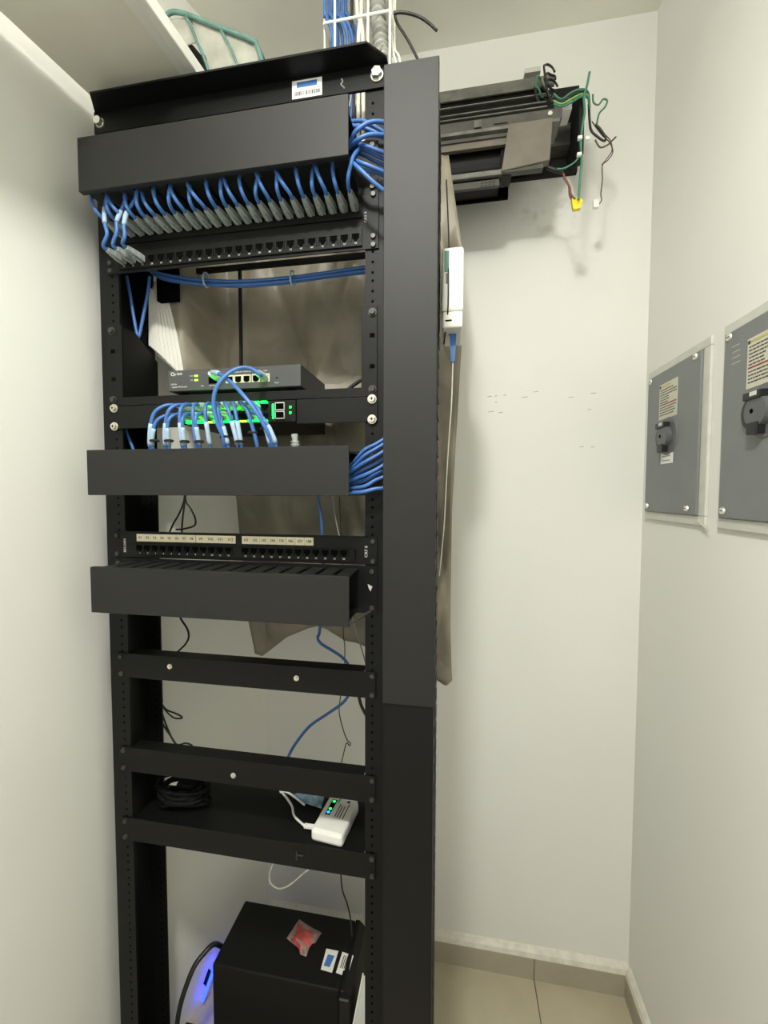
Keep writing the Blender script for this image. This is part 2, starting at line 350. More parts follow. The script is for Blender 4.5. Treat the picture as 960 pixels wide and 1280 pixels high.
hmanager('cable_manager', 'middle black cable manager below the green-lit switch', 1.2695, 1.3340, 1.2660, 1.3375)
lm = hmanager('cable_manager', 'lowest black cable manager with open slotted top below the labelled patch panel', 1.0785, 1.1500, 1.0765, 1.1505)
MB().prism([(.2255, -.0036, 1.1235), (.2335, -.0036, 1.1195), (.2320, -.0036, 1.1165), (.2305, -.0036, 1.1115), (.2275, -.0036, 1.1165)], (0, -.0004, 0)).build('paint_chip', PRINT, lm)
MB().prism([(.2130, -.080, 1.0785), (.2170, -.055, 1.0785), (.2300, -.006, 1.0785), (.2330, -.010, 1.0785), (.2200, -.060, 1.0785)], (0, 0, .003)).build('bottom_clip', ACGREY, lm)

# ------------------------------------------------------------------ patch panels
def jackmesh(name):
    mb = MB()
    # keystone mouth: stepped recess drawn as a sunken dark block with latch notch below a black rim
    mb.box(-.0058, .0058, -.0012, 0, -.0052, .0046)
    me = M1(mb, name, DARK); return me
jk = M1(MB().prism([(-.0056, 0, .0048), (-.0056, 0, -.0016), (-.0034, 0, -.0016), (-.0034, 0, -.0040), (-.0018, 0, -.0040), (-.0018, 0, -.0056), (.0018, 0, -.0056), (.0018, 0, -.0040), (.0034, 0, -.0040), (.0034, 0, -.0016), (.0056, 0, -.0016), (.0056, 0, .0048)], (0, -.0006, 0)), 'jack', DARK)
bez = M1(MB().box(-.0074, -.0062, -.0016, 0, -.0062, .0062).box(.0062, .0074, -.0016, 0, -.0062, .0062).box(-.0062, .0062, -.0016, 0, .0052, .0062), 'jack_rim', BLACK)
P48X = [-.2030+.0178*i for i in range(24)]
PZU, PZL = 1.7125, 1.6680
p48 = thing('patch_bay', 'black two-row patch panel full of blue cords under the top cable manager', 'patch panel', (0, 0, 1.651), 'patch panels in the rack')
MB().box(-.2413, .2425, -.0028, -.0005, 1.6505, 1.7365).build('face_plate', BLACK, p48, bevel=.0006)
MB().box(-.2145, .2165, -.006, -.0028, 1.6555, 1.684).box(-.2145, .2165, -.006, -.0028, 1.698, 1.728).build('port_strip', BLACK, p48)
num = MB()
for i, x in enumerate(P48X):
    for row, z in ((0, PZU), (1, PZL)):
        j = inst(jk, 'jack', p48, (x, -.006, z)); inst(bez, 'jack_rim', j, (x, -.006, z))
    text(num, str(25+i), (x, -.0063, 1.6595), .0042, bold=.03)
text(num, 'CAT 6', (.2215, -.0031, 1.699), .006, xd=(0, 0, 1), ud=(-1, 0, 0), bold=.03)
num.build('lettering', PRINT, p48)
for z in (1.7316, 1.6687, 1.6517+.004):
    MB().cyl((.2340, -.0028, z), (.2340, -.0060, z), .0045, .0036, n=10).build('screw', DSCREW, p48)
    MB().cyl((-.2330, -.0028, z), (-.2330, -.0060, z), .0045, .0036, n=10).build('screw', DSCREW, p48)

p24 = thing('patch_bay', 'black single-row patch panel with cream label strips above the slotted cable manager', 'patch panel', (0, 0, 1.1545), 'patch panels in the rack')
MB().box(-.2413, .2413, -.0030, -.0005, 1.1545, 1.1990).build('face_plate', BLACK, p24, bevel=.0006)
MB().box(-.205, .205, -.0060, -.0030, 1.1605, 1.1790).build('port_strip', BLACK, p24)
MB().box(-.2230, .2230, -.006, -.0005, 1.1990, 1.2010).build('top_lip', BLACK, p24)
num = MB()
P24X = [-.1861+(.1701/11)*i for i in range(12)] + [.0150+(.1715/11)*i for i in range(12)]
for i, x in enumerate(P24X):
    j = inst(jk, 'jack', p24, (x, -.006, 1.1722)); inst(bez, 'jack_rim', j, (x, -.006, 1.1722))
    text(num, str(i+1), (x, -.0063, 1.1632), .0042, bold=.03)
text(num, 'BELDEN', (-.2185, -.0034, 1.1755), .0068, xd=(0, 0, 1), ud=(-1, 0, 0), bold=.04)
text(num, 'CAT 6', (.2230, -.0034, 1.1760), .0068, xd=(0, 0, 1), ud=(-1, 0, 0), bold=.04)
num.build('lettering', PRINT, p24)
lt = MB()
def lab(xa, xb, names):
    o = MB().box(xa, xb, -.0042, -.0030, 1.1838, 1.1968).build('label_strip', LABEL, p24)
    n = len(names); s = (xb-xa)/n; mb = MB()
    for k, nm in enumerate(names):
        text(mb, nm, (xa+s*(k+.5), -.0044, 1.1902), .0068, wide=.9, bold=.02)
    mb.build('lettering', INK, o); return o
lab(-.1937, -.0790, ['V%d' % k for k in range(1, 9)])
lab(-.0780, -.0040, ['V9', 'V10', 'V11', 'V12'])
for k in range(8):
    xa = .0078+.01587*k; lab(xa, xa+.01537, [str(101+k)])
for sx in (-1, 1):
    for z in (1.1605, 1.1930):
        MB().cyl((sx*.2340, -.003, z), (sx*.2340, -.0060, z), .0042, .0035, n=10).build('screw', DSCREW, p24)

# ------------------------------------------------------------------ patch cords of the two-row panel
CR = .0029
def boot_mb(L=.036):
    mb = MB()
    prof = [(0, .0056, .0048), (-.012, .0056, .0048), (-.014, .0050, .0046), (-.024, .0044, .0042), (-L, .0031, .0031)]
    for k in range(len(prof)-1):
        y0, w0, h0 = prof[k]; y1, w1, h1 = prof[k+1]
        mb.hexa([(-w1, y1, -h1), (w1, y1, -h1), (w0, y0, -h0), (-w0, y0, -h0), (-w1, y1, h1), (w1, y1, h1), (w0, y0, h0), (-w0, y0, h0)])
    mb.box(-.0022, .0022, -.020, -.002, -.0072, -.0056)   # latch
    return mb
bootme = M1(boot_mb(), 'plug', BOOT)
def cord(name, label, group, port, path, boot=True, me=None, wraps=(), r=CR, m=None, root=None):
    port = Vector(port)
    t = thing(name, label, 'cable', root or port, group)
    if boot: inst(me or bootme, 'plug', t, port)
    MB().tube(path, r, n=8, sub=6).build('cable', m or BLUE, t, sm=True)
    P = smooth(path, 6)
    for (a, b) in wraps:
        i0, i1 = int(a*(len(P)-1)), int(b*(len(P)-1))
        MB().tube(P[i0:i1+1], r*1.22, n=8, sub=1).build('wrap_label', WRAP, t, sm=True)
    return t
# slot positions in the bottom of the top manager, two cords sharing a slot here and there
slots = [-.200, -.196, -.172, -.158, -.154, -.139, -.121, -.117, -.096, -.081, -.062, -.058, -.036, -.022, -.003, .001, .022, .036, .053, .069, .092, .110, .163, .160]
slots = []
pitch = .428/15
for i, x in enumerate(P48X):
    gx = -.214+pitch*round((x-.006+.214)/pitch)
    slots.append(gx + (.0022 if i % 2 else -.0018))
for i, x in enumerate(P48X):
    e = Vector((x, -.006, PZU)); sl = slots[i]
    end = e+Vector((0, -.036, 0)); jit = random.uniform(-.004, .004)
    cord('patch_cable', 'blue patch cord in the %s port from the left of the topmost jack row' % ORD[i], 'cords of the topmost jack row', e,
         [end+Vector((0, .003, 0)), end+Vector((0, -.008, .001)), end+Vector(((sl-x)*.3, -.017+jit*.5, .008)), Vector((x+(sl-x)*.8, -.060+jit, PZU+.024)), Vector((sl, -.052+jit, 1.752)), Vector((sl+.004, -.040, 1.772))])
for k in range(3):
    x = P48X[k]; e = Vector((x, -.006, PZL)); end = e+Vector((0, -.036, 0))
    way = (((134, 293), (131, 279), (131, 260), (134, 244), (139, 228)), ((146, 290), (146, 277), (152, 263), (157, 249), (162, 228)), ((156, 295), (155, 281), (159, 265), (169, 249), (177, 226)))[k]
    cord('patch_cable', 'blue patch cord with white wrap label in the %s port of the lower jack row' % ORD[k], 'cords of the lower jack row', e,
         [end+Vector((0, .003, 0)), end+Vector((-.001, -.006, .003))]+[at(x_, y_, -.052) for x_, y_ in way], wraps=((.50, .68),))

# cables looping from the managers into the duct
def loop(label, group, pts, m=BLUE, r=CR, name='network_cable', cat='cable', n=8):
    mb = MB().tube(pts, r, n=n, sub=6); o = mb.build(name, m, None, origin=Vector(pts[0]), sm=True)
    return tag(o, label, cat, group)
TL = [((432, 154), (452, 151), (468, 158), (492, 174), .000), ((430, 158), (447, 158), (470, 166), (492, 182), -.004),
      ((434, 182), (445, 164), (466, 152), (494, 157), -.045), ((434, 186), (448, 174), (466, 168), (494, 172), -.043),
      ((432, 178), (455, 182), (472, 188), (494, 198), -.034), ((432, 186), (452, 187), (472, 195), (494, 207), -.026),
      ((430, 192), (450, 192), (470, 202), (494, 214), -.018), ((436, 199), (450, 203), (468, 210), (494, 222), -.040),
      ((432, 204), (455, 212), (470, 215), (494, 226), -.032), ((434, 200), (448, 210), (465, 226), (494, 250), -.052)]
LN = ['topmost, arching low behind the others', 'second from top, half hidden behind', 'highest arch bending over to the duct', 'second high arch, just below the highest', 'middle one, nearly straight', 'below the middle, darker', 'thick shadowed one under the middle', 'pale-topped one in the lower group', 'last but one, above the steep one', 'lowest, running steeply down to the duct']
for (a, b, c, d, Y), ln in zip(TL, LN):
    loop('blue cable from top manager to duct: %s' % ln, 'blue cables between the top manager and the duct', [at(a[0]-22, a[1]+6, Y), at(*a, Y), at(*b, Y-.012), at(*c, Y-.010), at(*d, Y), at(d[0]+12, d[1]+14, Y)])
ML = [((436, 583), (455, 563), (470, 555), (490, 543), -.028), ((436, 588), (455, 570), (470, 561), (490, 549), -.034), ((434, 592), (452, 580), (470, 570), (490, 558), -.040),
      ((434, 598), (452, 588), (472, 578), (490, 567), -.032), ((434, 602), (455, 594), (472, 586), (490, 574), -.040), ((434, 606), (455, 601), (472, 592), (490, 585), -.030),
      ((434, 611), (455, 608), (470, 600), (490, 592), -.044), ((434, 616), (452, 615), (470, 611), (490, 609), -.048)]
for i, (a, b, c, d, Y) in enumerate(ML):
    loop('blue cable from middle manager to duct, %s from the top' % ORD[i], 'blue cables between the middle manager and the duct', [at(a[0]-20, a[1]+2, Y), at(*a, Y), at(*b, Y-.010), at(*c, Y-.008), at(*d, Y), at(d[0]+12, d[1]-6, Y)])

# ------------------------------------------------------------------ cantilever shelf with router
cs = thing('rack_shelf', 'black cantilever rack shelf with triangular sides under the router', 'shelf', (0, .06, 1.43))
MB().box(-.2185, .2185, -.001, .085, 1.4355, 1.4375).box(-.158, .2185, .085, .180, 1.4355, 1.4375).box(-.2185, .2235, -.0035, -.001, 1.4235, 1.4375).build('tray', BLACK, cs)
for sx in (-1, 1):
    x = sx*.2165
    MB().prism([(x, .0, 1.4375), (x, .0, 1.5600), (x, .030, 1.5600), (x, .086, 1.5250), (x, .086, 1.4375)], (sx*-.002, 0, 0)).build('side_bracket', BLACK, cs)
    MB().box(min(sx*.2150, sx*.2405), max(sx*.2150, sx*.2405), -.0032, -.0005, 1.4235, 1.5630).build('ear', BLACK, cs, bevel=.0006)
    for z in (1.5530, 1.4340):
        MB().cyl((sx*.2330, -.0032, z), (sx*.2330, -.0045, z), .0066, n=14).cyl((sx*.2330, -.0045, z), (sx*.2330, -.0085, z), .0050, .0042, n=12).build('bolt', DSCREW, cs)
    for z in (1.518, 1.470):
        MB().box(sx*.2325-.004, sx*.2325+.004, -.0036, -.0032, z-.0032, z+.0032).build('slot', DARK, cs)

ro = thing('router', 'charcoal desktop router with white lettering on the cantilever shelf', 'router', (-.005, .06, 1.4380))
RX0, RX1, RY, RZ0, RZ1 = -.1235, .1150, -.006, 1.4435, 1.4785
MB().box(RX0, RX1, RY, .122, RZ0, RZ1).build('case', GREYFACE, ro, bevel=.001)
for fx in (RX0+.02, RX1-.02):
    for fy in (.01, .105): MB().cyl((fx, fy, 1.4376), (fx, fy, RZ0), .006, n=10).build('foot', DARK, ro)
def rx(px): return at(px, 475, RY).x
def rz(py, px=295): return at(px, py, RY).z
for k, px in enumerate((287.5, 298, 308.5, 320, 332)):
    x = rx(px); zc = 1.4590
    pb = MB().box(x-.0072, x+.0072, RY-.0006, RY, zc-.0062, zc+.0068).build('port', PORTFACE, ro)
    MB().prism([(x-.0052, RY-.0006, zc+.0045), (x-.0052, RY-.0006, zc-.0035), (x-.0022, RY-.0006, zc-.0055), (x+.0022, RY-.0006, zc-.0055), (x+.0052, RY-.0006, zc-.0035), (x+.0052, RY-.0006, zc+.0045)], (0, -.0006, 0)).build('opening', DARK, pb)
MB().box(rx(261), rx(271), RY-.0008, RY, 1.4535, 1.4645).build('sfp_slot', DARK, ro)
for z in (1.4675, 1.4605): MB().box(rx(243.5), rx(247.5), RY-.001, RY, z-.0012, z+.0012).build('led', YGLED, ro)
MB().cyl((rx(346), RY, 1.4580), (rx(346), RY-.0004, 1.4580), .0014, n=10).build('reset_hole', DARK, ro)
tx = MB()
text(tx, 'tp-link', (rx(222.5), RY-.0005, 1.4722), .0066, bold=.03)
text(tx, 'ER7206', (rx(217.5), RY-.0005, 1.4548), .0036, bold=.03)
text(tx, 'Gigabit VPN Router', (rx(224.5), RY-.0005, 1.4502), .0036, bold=.03)
text(tx, 'PWR', (rx(239.5), RY-.0005, 1.4675), .0030); text(tx, 'SYS', (rx(239.5), RY-.0005, 1.4605), .0030)
text(tx, 'USB', (rx(253), RY-.0005, 1.4502), .0030); text(tx, 'SFP WAN', (rx(266), RY-.0005, 1.4502), .0030)
for px, s in ((286, 'WAN'), (298, 'WAN/LAN'), (309, 'WAN/LAN'), (320, 'LAN'), (332, 'LAN')): text(tx, s, (rx(px), RY-.0005, 1.4705), .0030)
text(tx, 'Reset', (rx(346), RY-.0005, 1.4502), .0030)
tx.build('lettering', PRINT, ro)
# ring mark of the logo
lg = MB(); c = Vector((rx(216), RY-.0004, 1.4722))
lg.tube([c+Vector((math.cos(t)*.0026, 0, math.sin(t)*.0026)) for t in (2*math.pi*k/14 for k in range(13))], .0006, n=5, sub=1).build('logo', PRINT, ro)

# ------------------------------------------------------------------ network switch
sw = thing('network_switch', 'small black network switch with green lights and long rack ears', 'network switch', (0, .05, 1.386))
SX0, SX1, SY, SZ0, SZ1 = -.0990, .1060, -.006, 1.3865, 1.4215
MB().box(SX0, SX1, SY, .150, SZ0, SZ1).build('case', BLACK, sw, bevel=.0008)
MB().box(-.2413, SX0-.0005, -.0035, -.0005, 1.3830, 1.4225).build('rack_ear', BLACK, sw, bevel=.0008)
MB().box(SX1+.0005, .2413, -.0035, -.0005, 1.3830, 1.4225).build('rack_ear', BLACK, sw, bevel=.0008)
for sx in (-1, 1):
    for z in (1.4187, 1.3870):
        s_ = MB().cyl((sx*.2325, -.0035, z), (sx*.2325, -.0050, z), .0072, n=18).cyl((sx*.2325, -.0050, z), (sx*.2325, -.0085, z), .0060, .0048, n=16).build('screw', BRASS, sw, sm=False)
        MB().box(sx*.2325-.0026, sx*.2325+.0026, -.0089, -.0085, z-.0006, z+.0006).box(sx*.2325-.0006, sx*.2325+.0006, -.0089, -.0085, z-.0026, z+.0026).build('cross_slot', DARK, s_)
tx = MB(); text(tx, 'DELL', (-.0905, SY-.0004, 1.4188), .0058, bold=.04); tx.build('lettering', PRINT, sw)
NP = 12; PX = [-.0830+.01235*i for i in range(NP)]
for i, x in enumerate(PX):
    for z in (1.4115, 1.3965):
        inst(jk, 'jack', sw, (x, SY, z))
    for z in (1.4192, 1.3888):
        MB().box(x-.0050, x+.0050, SY-.0050, SY, z-.0013, z+.0013).build('led', GREENLED if not (z < 1.39 and i in (3, 8)) else YGLED, sw)
for z in (1.4115, 1.3975):
    o = MB().box(.0720, .0880, SY-.003, SY, z-.0062, z+.0062).build('sfp_cage', STEEL, sw)
    MB().box(.0732, .0868, SY-.0034, SY-.003, z-.0048, z+.0048).build('opening', DARK, o)
for z in (1.4100, 1.4010): MB().box(.0955, .0985, SY-.001, SY, z-.0016, z+.0016).build('led', GREENLED, sw)
MB().box(.0660, .0690, SY-.001, SY, 1.392, 1.416).build('led_strip', GREENLED, sw)
# cords of the switch: pairs dropping into the slots of the middle manager
gb = MB()
prof = [(0, .0056, .0056), (-.004, .0060, .0064), (-.018, .0060, .0068), (-.026, .0050, .0056), (-.032, .0034, .0034)]
for k in range(4):
    y0, w0, h0 = prof[k]; y1, w1, h1 = prof[k+1]
    A_ = [Vector((math.cos(t)*w0, y0, math.sin(t)*h0)) for t in (math.pi*i/5 for i in range(10))]; B_ = [Vector((math.cos(t)*w1, y1, math.sin(t)*h1)) for t in (math.pi*i/5 for i in range(10))]
    gb.add(A_+B_, [tuple(range(10)), tuple(range(19, 9, -1))]+[((i+1) % 10, i, i+10, (i+1) % 10+10) for i in range(10)])
gbootme = M1(gb, 'plug', GBOOT)
drops = [(190, 0, 0), (193, 0, 1), (209, 1, 0), (213, 1, 1), (230, 2, 0), (233, 2, 1), (247, 3, 0), (251, 4, 1), (264, 5, 0), (282, 6, 0), (286, 6, 1), (298, 7, 0), (303, 8, 0), (322, 9, 0), (338, 10, 0), (345, 10, 1)]
for n_, (dx, pi, row) in enumerate(drops):
    x = PX[pi]; z = (1.4115, 1.3965)[row]; e = Vector((x, SY, z)); end = e+Vector((0, -.030, 0))
    q = at(dx, 553, -.055); jj = random.uniform(-.003, .003)
    pth = [end+Vector((0, .003, 0)), end+Vector((0, -.007, .0)), end+Vector(((q.x-end.x)*.35, -.020+jj, -.004)), Vector((end.x+(q.x-end.x)*.72, -.064+jj, end.z-.020+row*.004)), Vector((q.x, -.060, 1.350)), Vector((q.x, -.050, 1.322)), Vector((q.x, -.040, 1.305))]
    cord('patch_cable', 'blue patch cord, %s from the left among those dropping out of the green-lit switch' % ORD[n_], 'cords dropping from the switch', e, pth, me=gbootme, wraps=((.58, .71),) if n_ not in (6, 9, 13) else ())
# velcro ties where the cords drop
for k, (px, py) in enumerate(((193, 551), (211, 551), (231, 552), (249, 552), (281, 546), (300, 552), (316, 541), (331, 536))):
    p = at(px, py, -.060)
    tag(MB().tube([p+Vector((math.cos(t)*.0058, math.sin(t)*.0045, 0)) for t in (2*math.pi*i/12 for i in range(13))], .0022, n=6, sub=1).build('cable_tie', WHAZE, None, origin=p), 'black hook-and-loop tie on the switch cords, %s from the left' % ORD[k], 'cable tie', 'ties on the switch cords')
# the two longer router cords
e = Vector((rx(332), RY, 1.4590)); 
t = cord('patch_cable', 'blue patch cord arching from the right router port down past the switch', 'cords of the router', e,
     [e+Vector((0, -.028, 0)), at(326, 469, -.040), at(314, 461, -.046), at(300, 460, -.055), at(284, 468, -.066), at(270, 486, -.074), at(267, 508, -.074), at(272, 530, -.070), at(280, 550, -.062), at(281, 572, -.050)], me=gbootme, r=.0031)
e = Vector((rx(276), RY, 1.4610))
cord('patch_cable', 'blue patch cord with whitish plug crossing diagonally from router to cable manager', 'cords of the router', e,
     [e+Vector((0, -.027, .003)), at(274, 467, -.052), at(290, 479, -.066), at(305, 495, -.074), at(318, 512, -.074), at(329, 530, -.070), at(338, 548, -.062), at(345, 572, -.050)], me=gbootme, r=.0031, wraps=((.04, .15),))
# loose boot standing in the manager
p = at(369, 556, -.050)
lb = thing('loose_cable_plug', 'grey ribbed plug boot sticking up out of the middle manager', 'plug', p)
MB().cyl(p+Vector((0, 0, -.02)), p+Vector((0, 0, .006)), .0058, .0052, n=10).cyl(p+Vector((0, 0, .006)), p+Vector((-.001, 0, .016)), .0042, .0052, n=10).build('boot', BOOT, lb)
for k in range(4): MB().cyl(p+Vector((0, 0, -.010+k*.0045)), p+Vector((0, 0, -.0080+k*.0045)), .0068, n=10).build('rib', BOOT, lb)

# ------------------------------------------------------------------ lower bars, tray
def bar(label, z0, z1, screws):
    t = thing('rack_bar', label, 'rack bar', (0, 0, z0), 'blank crossbars low on the rack')
    MB().box(-.2413, .2390, -.0032, -.0006, z0, z1).build('face', BLACK, t, bevel=.0006)
    MB().box(-.2185, .2185, -.0010, .022, z1-.0020, z1).box(-.2185, .2185, -.0010, .022, z0, z0+.0020).build('lip', BLACK, t)
    for (x, z) in screws:
        s_ = MB().cyl((x, -.0032, z), (x, -.0048, z), .0046, n=14).build('screw', BRASS, t); MB().cyl((x, -.0048, z), (x, -.0064, z), .0032, .0026, n=12).build('screw_head', STEEL, s_)
    for sx in (-1, 1):
        for z in (z0+.0063, z1-.0063):
            MB().cyl((sx*.2330, -.0032, z), (sx*.2330, -.0062, z), .0044, .0036, n=10).build('bolt', DSCREW, t)
bar('upper blank black crossbar with two bright screws, above the lower crossbar', .9345, .9785, ((-.1339, .9612), (.1031, .9587)))
bar('lower blank black crossbar with a single bright screw, just above the bottom tray', .7580, .8030, ((-.0146, .7757),))
tr = thing('rack_tray', 'shallow black tray low on the rack holding the white modem', 'tray', (0, .1, .626))
MB().box(-.2413, .2390, -.0032, -.0006, .6255, .6685).build('face', BLACK, tr, bevel=.0006)
MB().box(-.2185, .2185, -.0008, .092, .6635, .6655).box(-.1585, .2185, .092, .150, .6635, .6655).build('tray_floor', BLACK, tr)
for xa, xb in ((-.1585, -.1250), (-.0985, -.0345), (-.0190, .2185)):
    MB().box(xa, xb, .148, .150, .6655, .6790).build('rear_lip', BLACK, tr)
for sx in (-1, 1):
    for z in (.6325, .6620): MB().cyl((sx*.2330, -.0032, z), (sx*.2330, -.0062, z), .0044, .0036, n=10).build('bolt', DSCREW, tr)
p = at(376, 1069, -.004); MB().box(p.x-.008, p.x-.006, -.0065, -.0032, p.z-.008, p.z+.006).box(p.x-.006, p.x+.004, -.0055, -.0032, p.z-.001, p.z+.001).build('hook', DSCREW, tr)

# white modem lying on the tray
mz0, mz1 = .6660, .6880
A = atZ(388, 1036, mz1); B = atZ(428, 1046, mz1); Cc = atZ(447, 1000, mz1); D = atZ(409, 993, mz1)
MPRINT = mat('dark_grey_print', (0.10, 0.10, 0.10), 0.6)
mo = thing('modem', 'small white modem with blue and green lights lying on the bottom tray', 'modem', (A.x, A.y, mz0))
ex = (B-A); ex.z = 0; wdt = ex.length; ex.normalize(); ey = Vector((-ex.y, ex.x, 0)); ln = max(.085, (D-A).dot(ey)*1.0)
def mp(u, v, z): q = A+ex*(u*wdt)+ey*(v*ln); q.z = z; return q
MB().hexa([mp(0, 0, mz0), mp(1, 0, mz0), mp(1, 1, mz0), mp(0, 1, mz0), mp(0, 0, mz1), mp(1, 0, mz1), mp(1, 1, mz1), mp(0, 1, mz1)]).build('case', WHITE, mo, bevel=.0055)
MB().hexa([mp(.04, .38, mz1-.0004), mp(.96, .38, mz1-.0004), mp(.96, .98, mz1-.0004), mp(.04, .98, mz1-.0004), mp(.04, .38, mz1+.0004), mp(.96, .38, mz1+.0004), mp(.96, .98, mz1+.0004), mp(.04, .98, mz1+.0004)]).build('top_label', PAPER, mo)
mw = MB().hexa([mp(.18, .44, mz1+.0004), mp(.33, .44, mz1+.0004), mp(.33, .88, mz1+.0004), mp(.18, .88, mz1+.0004), mp(.18, .44, mz1+.001), mp(.33, .44, mz1+.001), mp(.33, .88, mz1+.001), mp(.18, .88, mz1+.001)]).build('light_window', DARK, mo)
for v, m_ in ((.50, CYANLED), (.60, DGREENLED), (.82, DGREENLED)):
    q = mp(.255, v, mz1+.001); MB().cyl(q, q+Vector((0, 0, .0005)), .0030, n=10).build('led', m_, mw)
pl = MB()
for u, v0, v1 in ((.50, .42, .80), (.58, .42, .76), (.66, .42, .76), (.76, .42, .84), (.40, .82, .95)):
    pl.hexa([mp(u-.016, v0, mz1+.0004), mp(u+.016, v0, mz1+.0004), mp(u+.016, v1, mz1+.0004), mp(u-.016, v1, mz1+.0004), mp(u-.016, v0, mz1+.0008), mp(u+.016, v0, mz1+.0008), mp(u+.016, v1, mz1+.0008), mp(u-.016, v1, mz1+.0008)])
q = mp(.70, .90, mz1+.0004); pl.cyl(q, q+Vector((0, 0, .0004)), .0035, n=10)
pl.build('print', MPRINT, mo)
q = mp(0, .20, .677)
uc = thing('usb_cable', 'white cable plugged into the left side of the modem', 'cable', q)
MB().hexa([q+Vector(v) for v in ((-.020, -.003, -.003), (.002, -.003, -.003), (.002, .004, -.003), (-.020, .004, -.003), (-.020, -.003, .003), (.002, -.003, .003), (.002, .004, .003), (-.020, .004, .003))]).build('plug', WHITE, uc, bevel=.001)
MB().tube([q+Vector((-.019, 0, 0)), atZ(368, 1020, .674), atZ(365, 1008, .672), atZ(358, 997, .672), atZ(351, 989, .674), atZ(346, 984, .676)], .0021, n=8).build('cord', WHITE, uc, sm=True)
loop('short white cable end beside the clear bag on the bottom tray', None, [atZ(350, 990, .676), atZ(358, 990, .672), atZ(368, 996, .671), atZ(378, 1004, .670), atZ(381, 1006, .669)], m=WHITE, r=.0021, name='loose_cable')
# clear bag with bluish contents
bgp = [atZ(x, y, z) for x, y, z in ((366, 994, .667), (378, 1003, .667), (402, 1011, .667), (406, 992, .667), (390, 986, .667))]
bg = thing('plastic_bag', 'small clear bag with bluish contents behind the modem on the tray', 'bag', bgp[0])
mb = MB(); cen = sum(bgp, Vector())/5
N_ = len(bgp)
mb.add(bgp+[b_+(cen-b_)*.35+Vector((0, 0, .010+.006*(i % 2))) for i, b_ in enumerate(bgp)]+[cen+Vector((0, 0, .012))], [tuple(range(N_-1, -1, -1))]+[(i, (i+1) % N_, (i+1) % N_+N_, i+N_) for i in range(N_)]+[(i+N_, (i+1) % N_+N_, 2*N_) for i in range(N_)])
mb.build('bag', DULLBLUE, bg)
MB().tube([cen+Vector((-.015, 0, .017)), cen+Vector((0, .004, .022)), cen+Vector((.018, .002, .016))], .0035, n=8).build('contents', PAPER, bg)
# black coil of cable on the left of the tray
COILM = mat('dull_black_cable', (0.005, 0.005, 0.005), 0.7, spec=0.12)
co = thing('cable_coil', 'coiled black power cable lying at the left end of the bottom tray', 'cable', (-.16, .055, .6656))
for k in range(7):
    c = Vector((-.150+random.uniform(-.006, .006), .050+random.uniform(-.004, .004), .678+.0042*k)); rx_, ry_ = .046+random.uniform(-.012, .010), .026+random.uniform(-.006, .005); ph = random.uniform(0, 6.28); tl = random.uniform(-.012, .012)
    pts = [c+Vector((math.cos(t+ph)*rx_, math.sin(t+ph)*ry_, math.sin(t)*tl)) for t in (2*math.pi*i/16 for i in range(17))]
    MB().tube(pts, .0036, n=7, sub=2).build('turn', COILM, co, sm=True)
MB().tube([(-.196, .040, .672), (-.175, .026, .676), (-.150, .024, .690), (-.128, .032, .700), (-.112, .050, .704)], .0042, n=7).build('tail', COILM, co, sm=True)
MB().box(-.160, -.125, .040, .062, .702, .712).build('plug', COILM, co, bevel=.003)

# ------------------------------------------------------------------ brown plastic sheet behind the rack
def lerp(a, b, t): return a+(b-a)*t
def pw(x, tab):
    if x <= tab[0][0]: return tab[0][1]
    for (a, va), (b, vb) in zip(tab, tab[1:]):
        if x <= b: return lerp(va, vb, (x-a)/(b-a))
    return tab[-1][1]
LEFT = [(.88, -.080), (.915, -.083), (1.02, -.100), (1.25, -.124), (1.40, -.145), (1.52, -.185), (1.70, -.2085), (1.96, -.2085)]
RIGHT = [(.85, .3630), (.90, .3600), (1.0, .3560), (1.235, .3575), (1.375, .3638), (1.60, .3745), (1.74, .3745), (1.86, .356), (1.97, .340)]
BOT = [(0, .905), (.04, .900), (.20, .952), (.36, .978), (.50, .950), (.70, .930), (.90, .885), (.97, .868), (1.0, .880)]
nu, nv = 76, 90; vs = []; fs = []
for j in range(nv+1):
    for i in range(nu+1):
        u = i/nu; zb = pw(u, BOT); v = j/nv; z = lerp(zb, 1.945, v)
        x = lerp(pw(z, LEFT), pw(z, RIGHT), u)
        amp = .012
        cr1 = abs(math.sin((u*1.15+z*.62)*8.5+.4)); cr2 = abs(math.sin((u*1.3-z*.85)*6.3+1.1)); cr3 = abs(math.sin(u*13+math.sin(z*5)*.8))
        fold = (1-cr1)**4*.010 - (1-cr2)**4*.009 + (1-cr3)**3*.006 + math.sin(u*16+1.6*z)*.005 + math.sin(u*31-3.1*z+2)*.0035 + math.sin((u*.9+z*.55)*19)*.0045 + math.sin(z*23+u*7)*.0015
        Y = .208 + fold
        if x < -.14: Y = lerp(Y, .0925, min(1, (-.14-x)/.024)) if x > -.164 else .0925+.002*math.sin(z*40)*min(1, (-.164-x)/.03)
        vs.append((x, Y, z))
for j in range(nv):
    for i in range(nu):
        a = j*(nu+1)+i; fs.append((a, a+1, a+nu+2, a+nu+1))
bs = MB().add(vs, fs).build('plastic_sheet', BROWN, None, origin=Vector((.1, .2, 1.0)), sm=True)
so = bs.modifiers.new('solid', 'SOLIDIFY'); so.thickness = .0006; so.offset = 0
tag(bs, 'large creased brown plastic sheet hanging behind the rack', 'plastic sheet')
nt = BROWN.node_tree; pbn = nt.nodes['Principled BSDF']
tcn = nt.nodes.new('ShaderNodeTexCoord'); nzd = nt.nodes.new('ShaderNodeTexNoise'); nzd.inputs['Scale'].default_value = 5; nzd.inputs['Detail'].default_value = 3
mxv = nt.nodes.new('ShaderNodeMixRGB'); mxv.inputs[0].default_value = .22
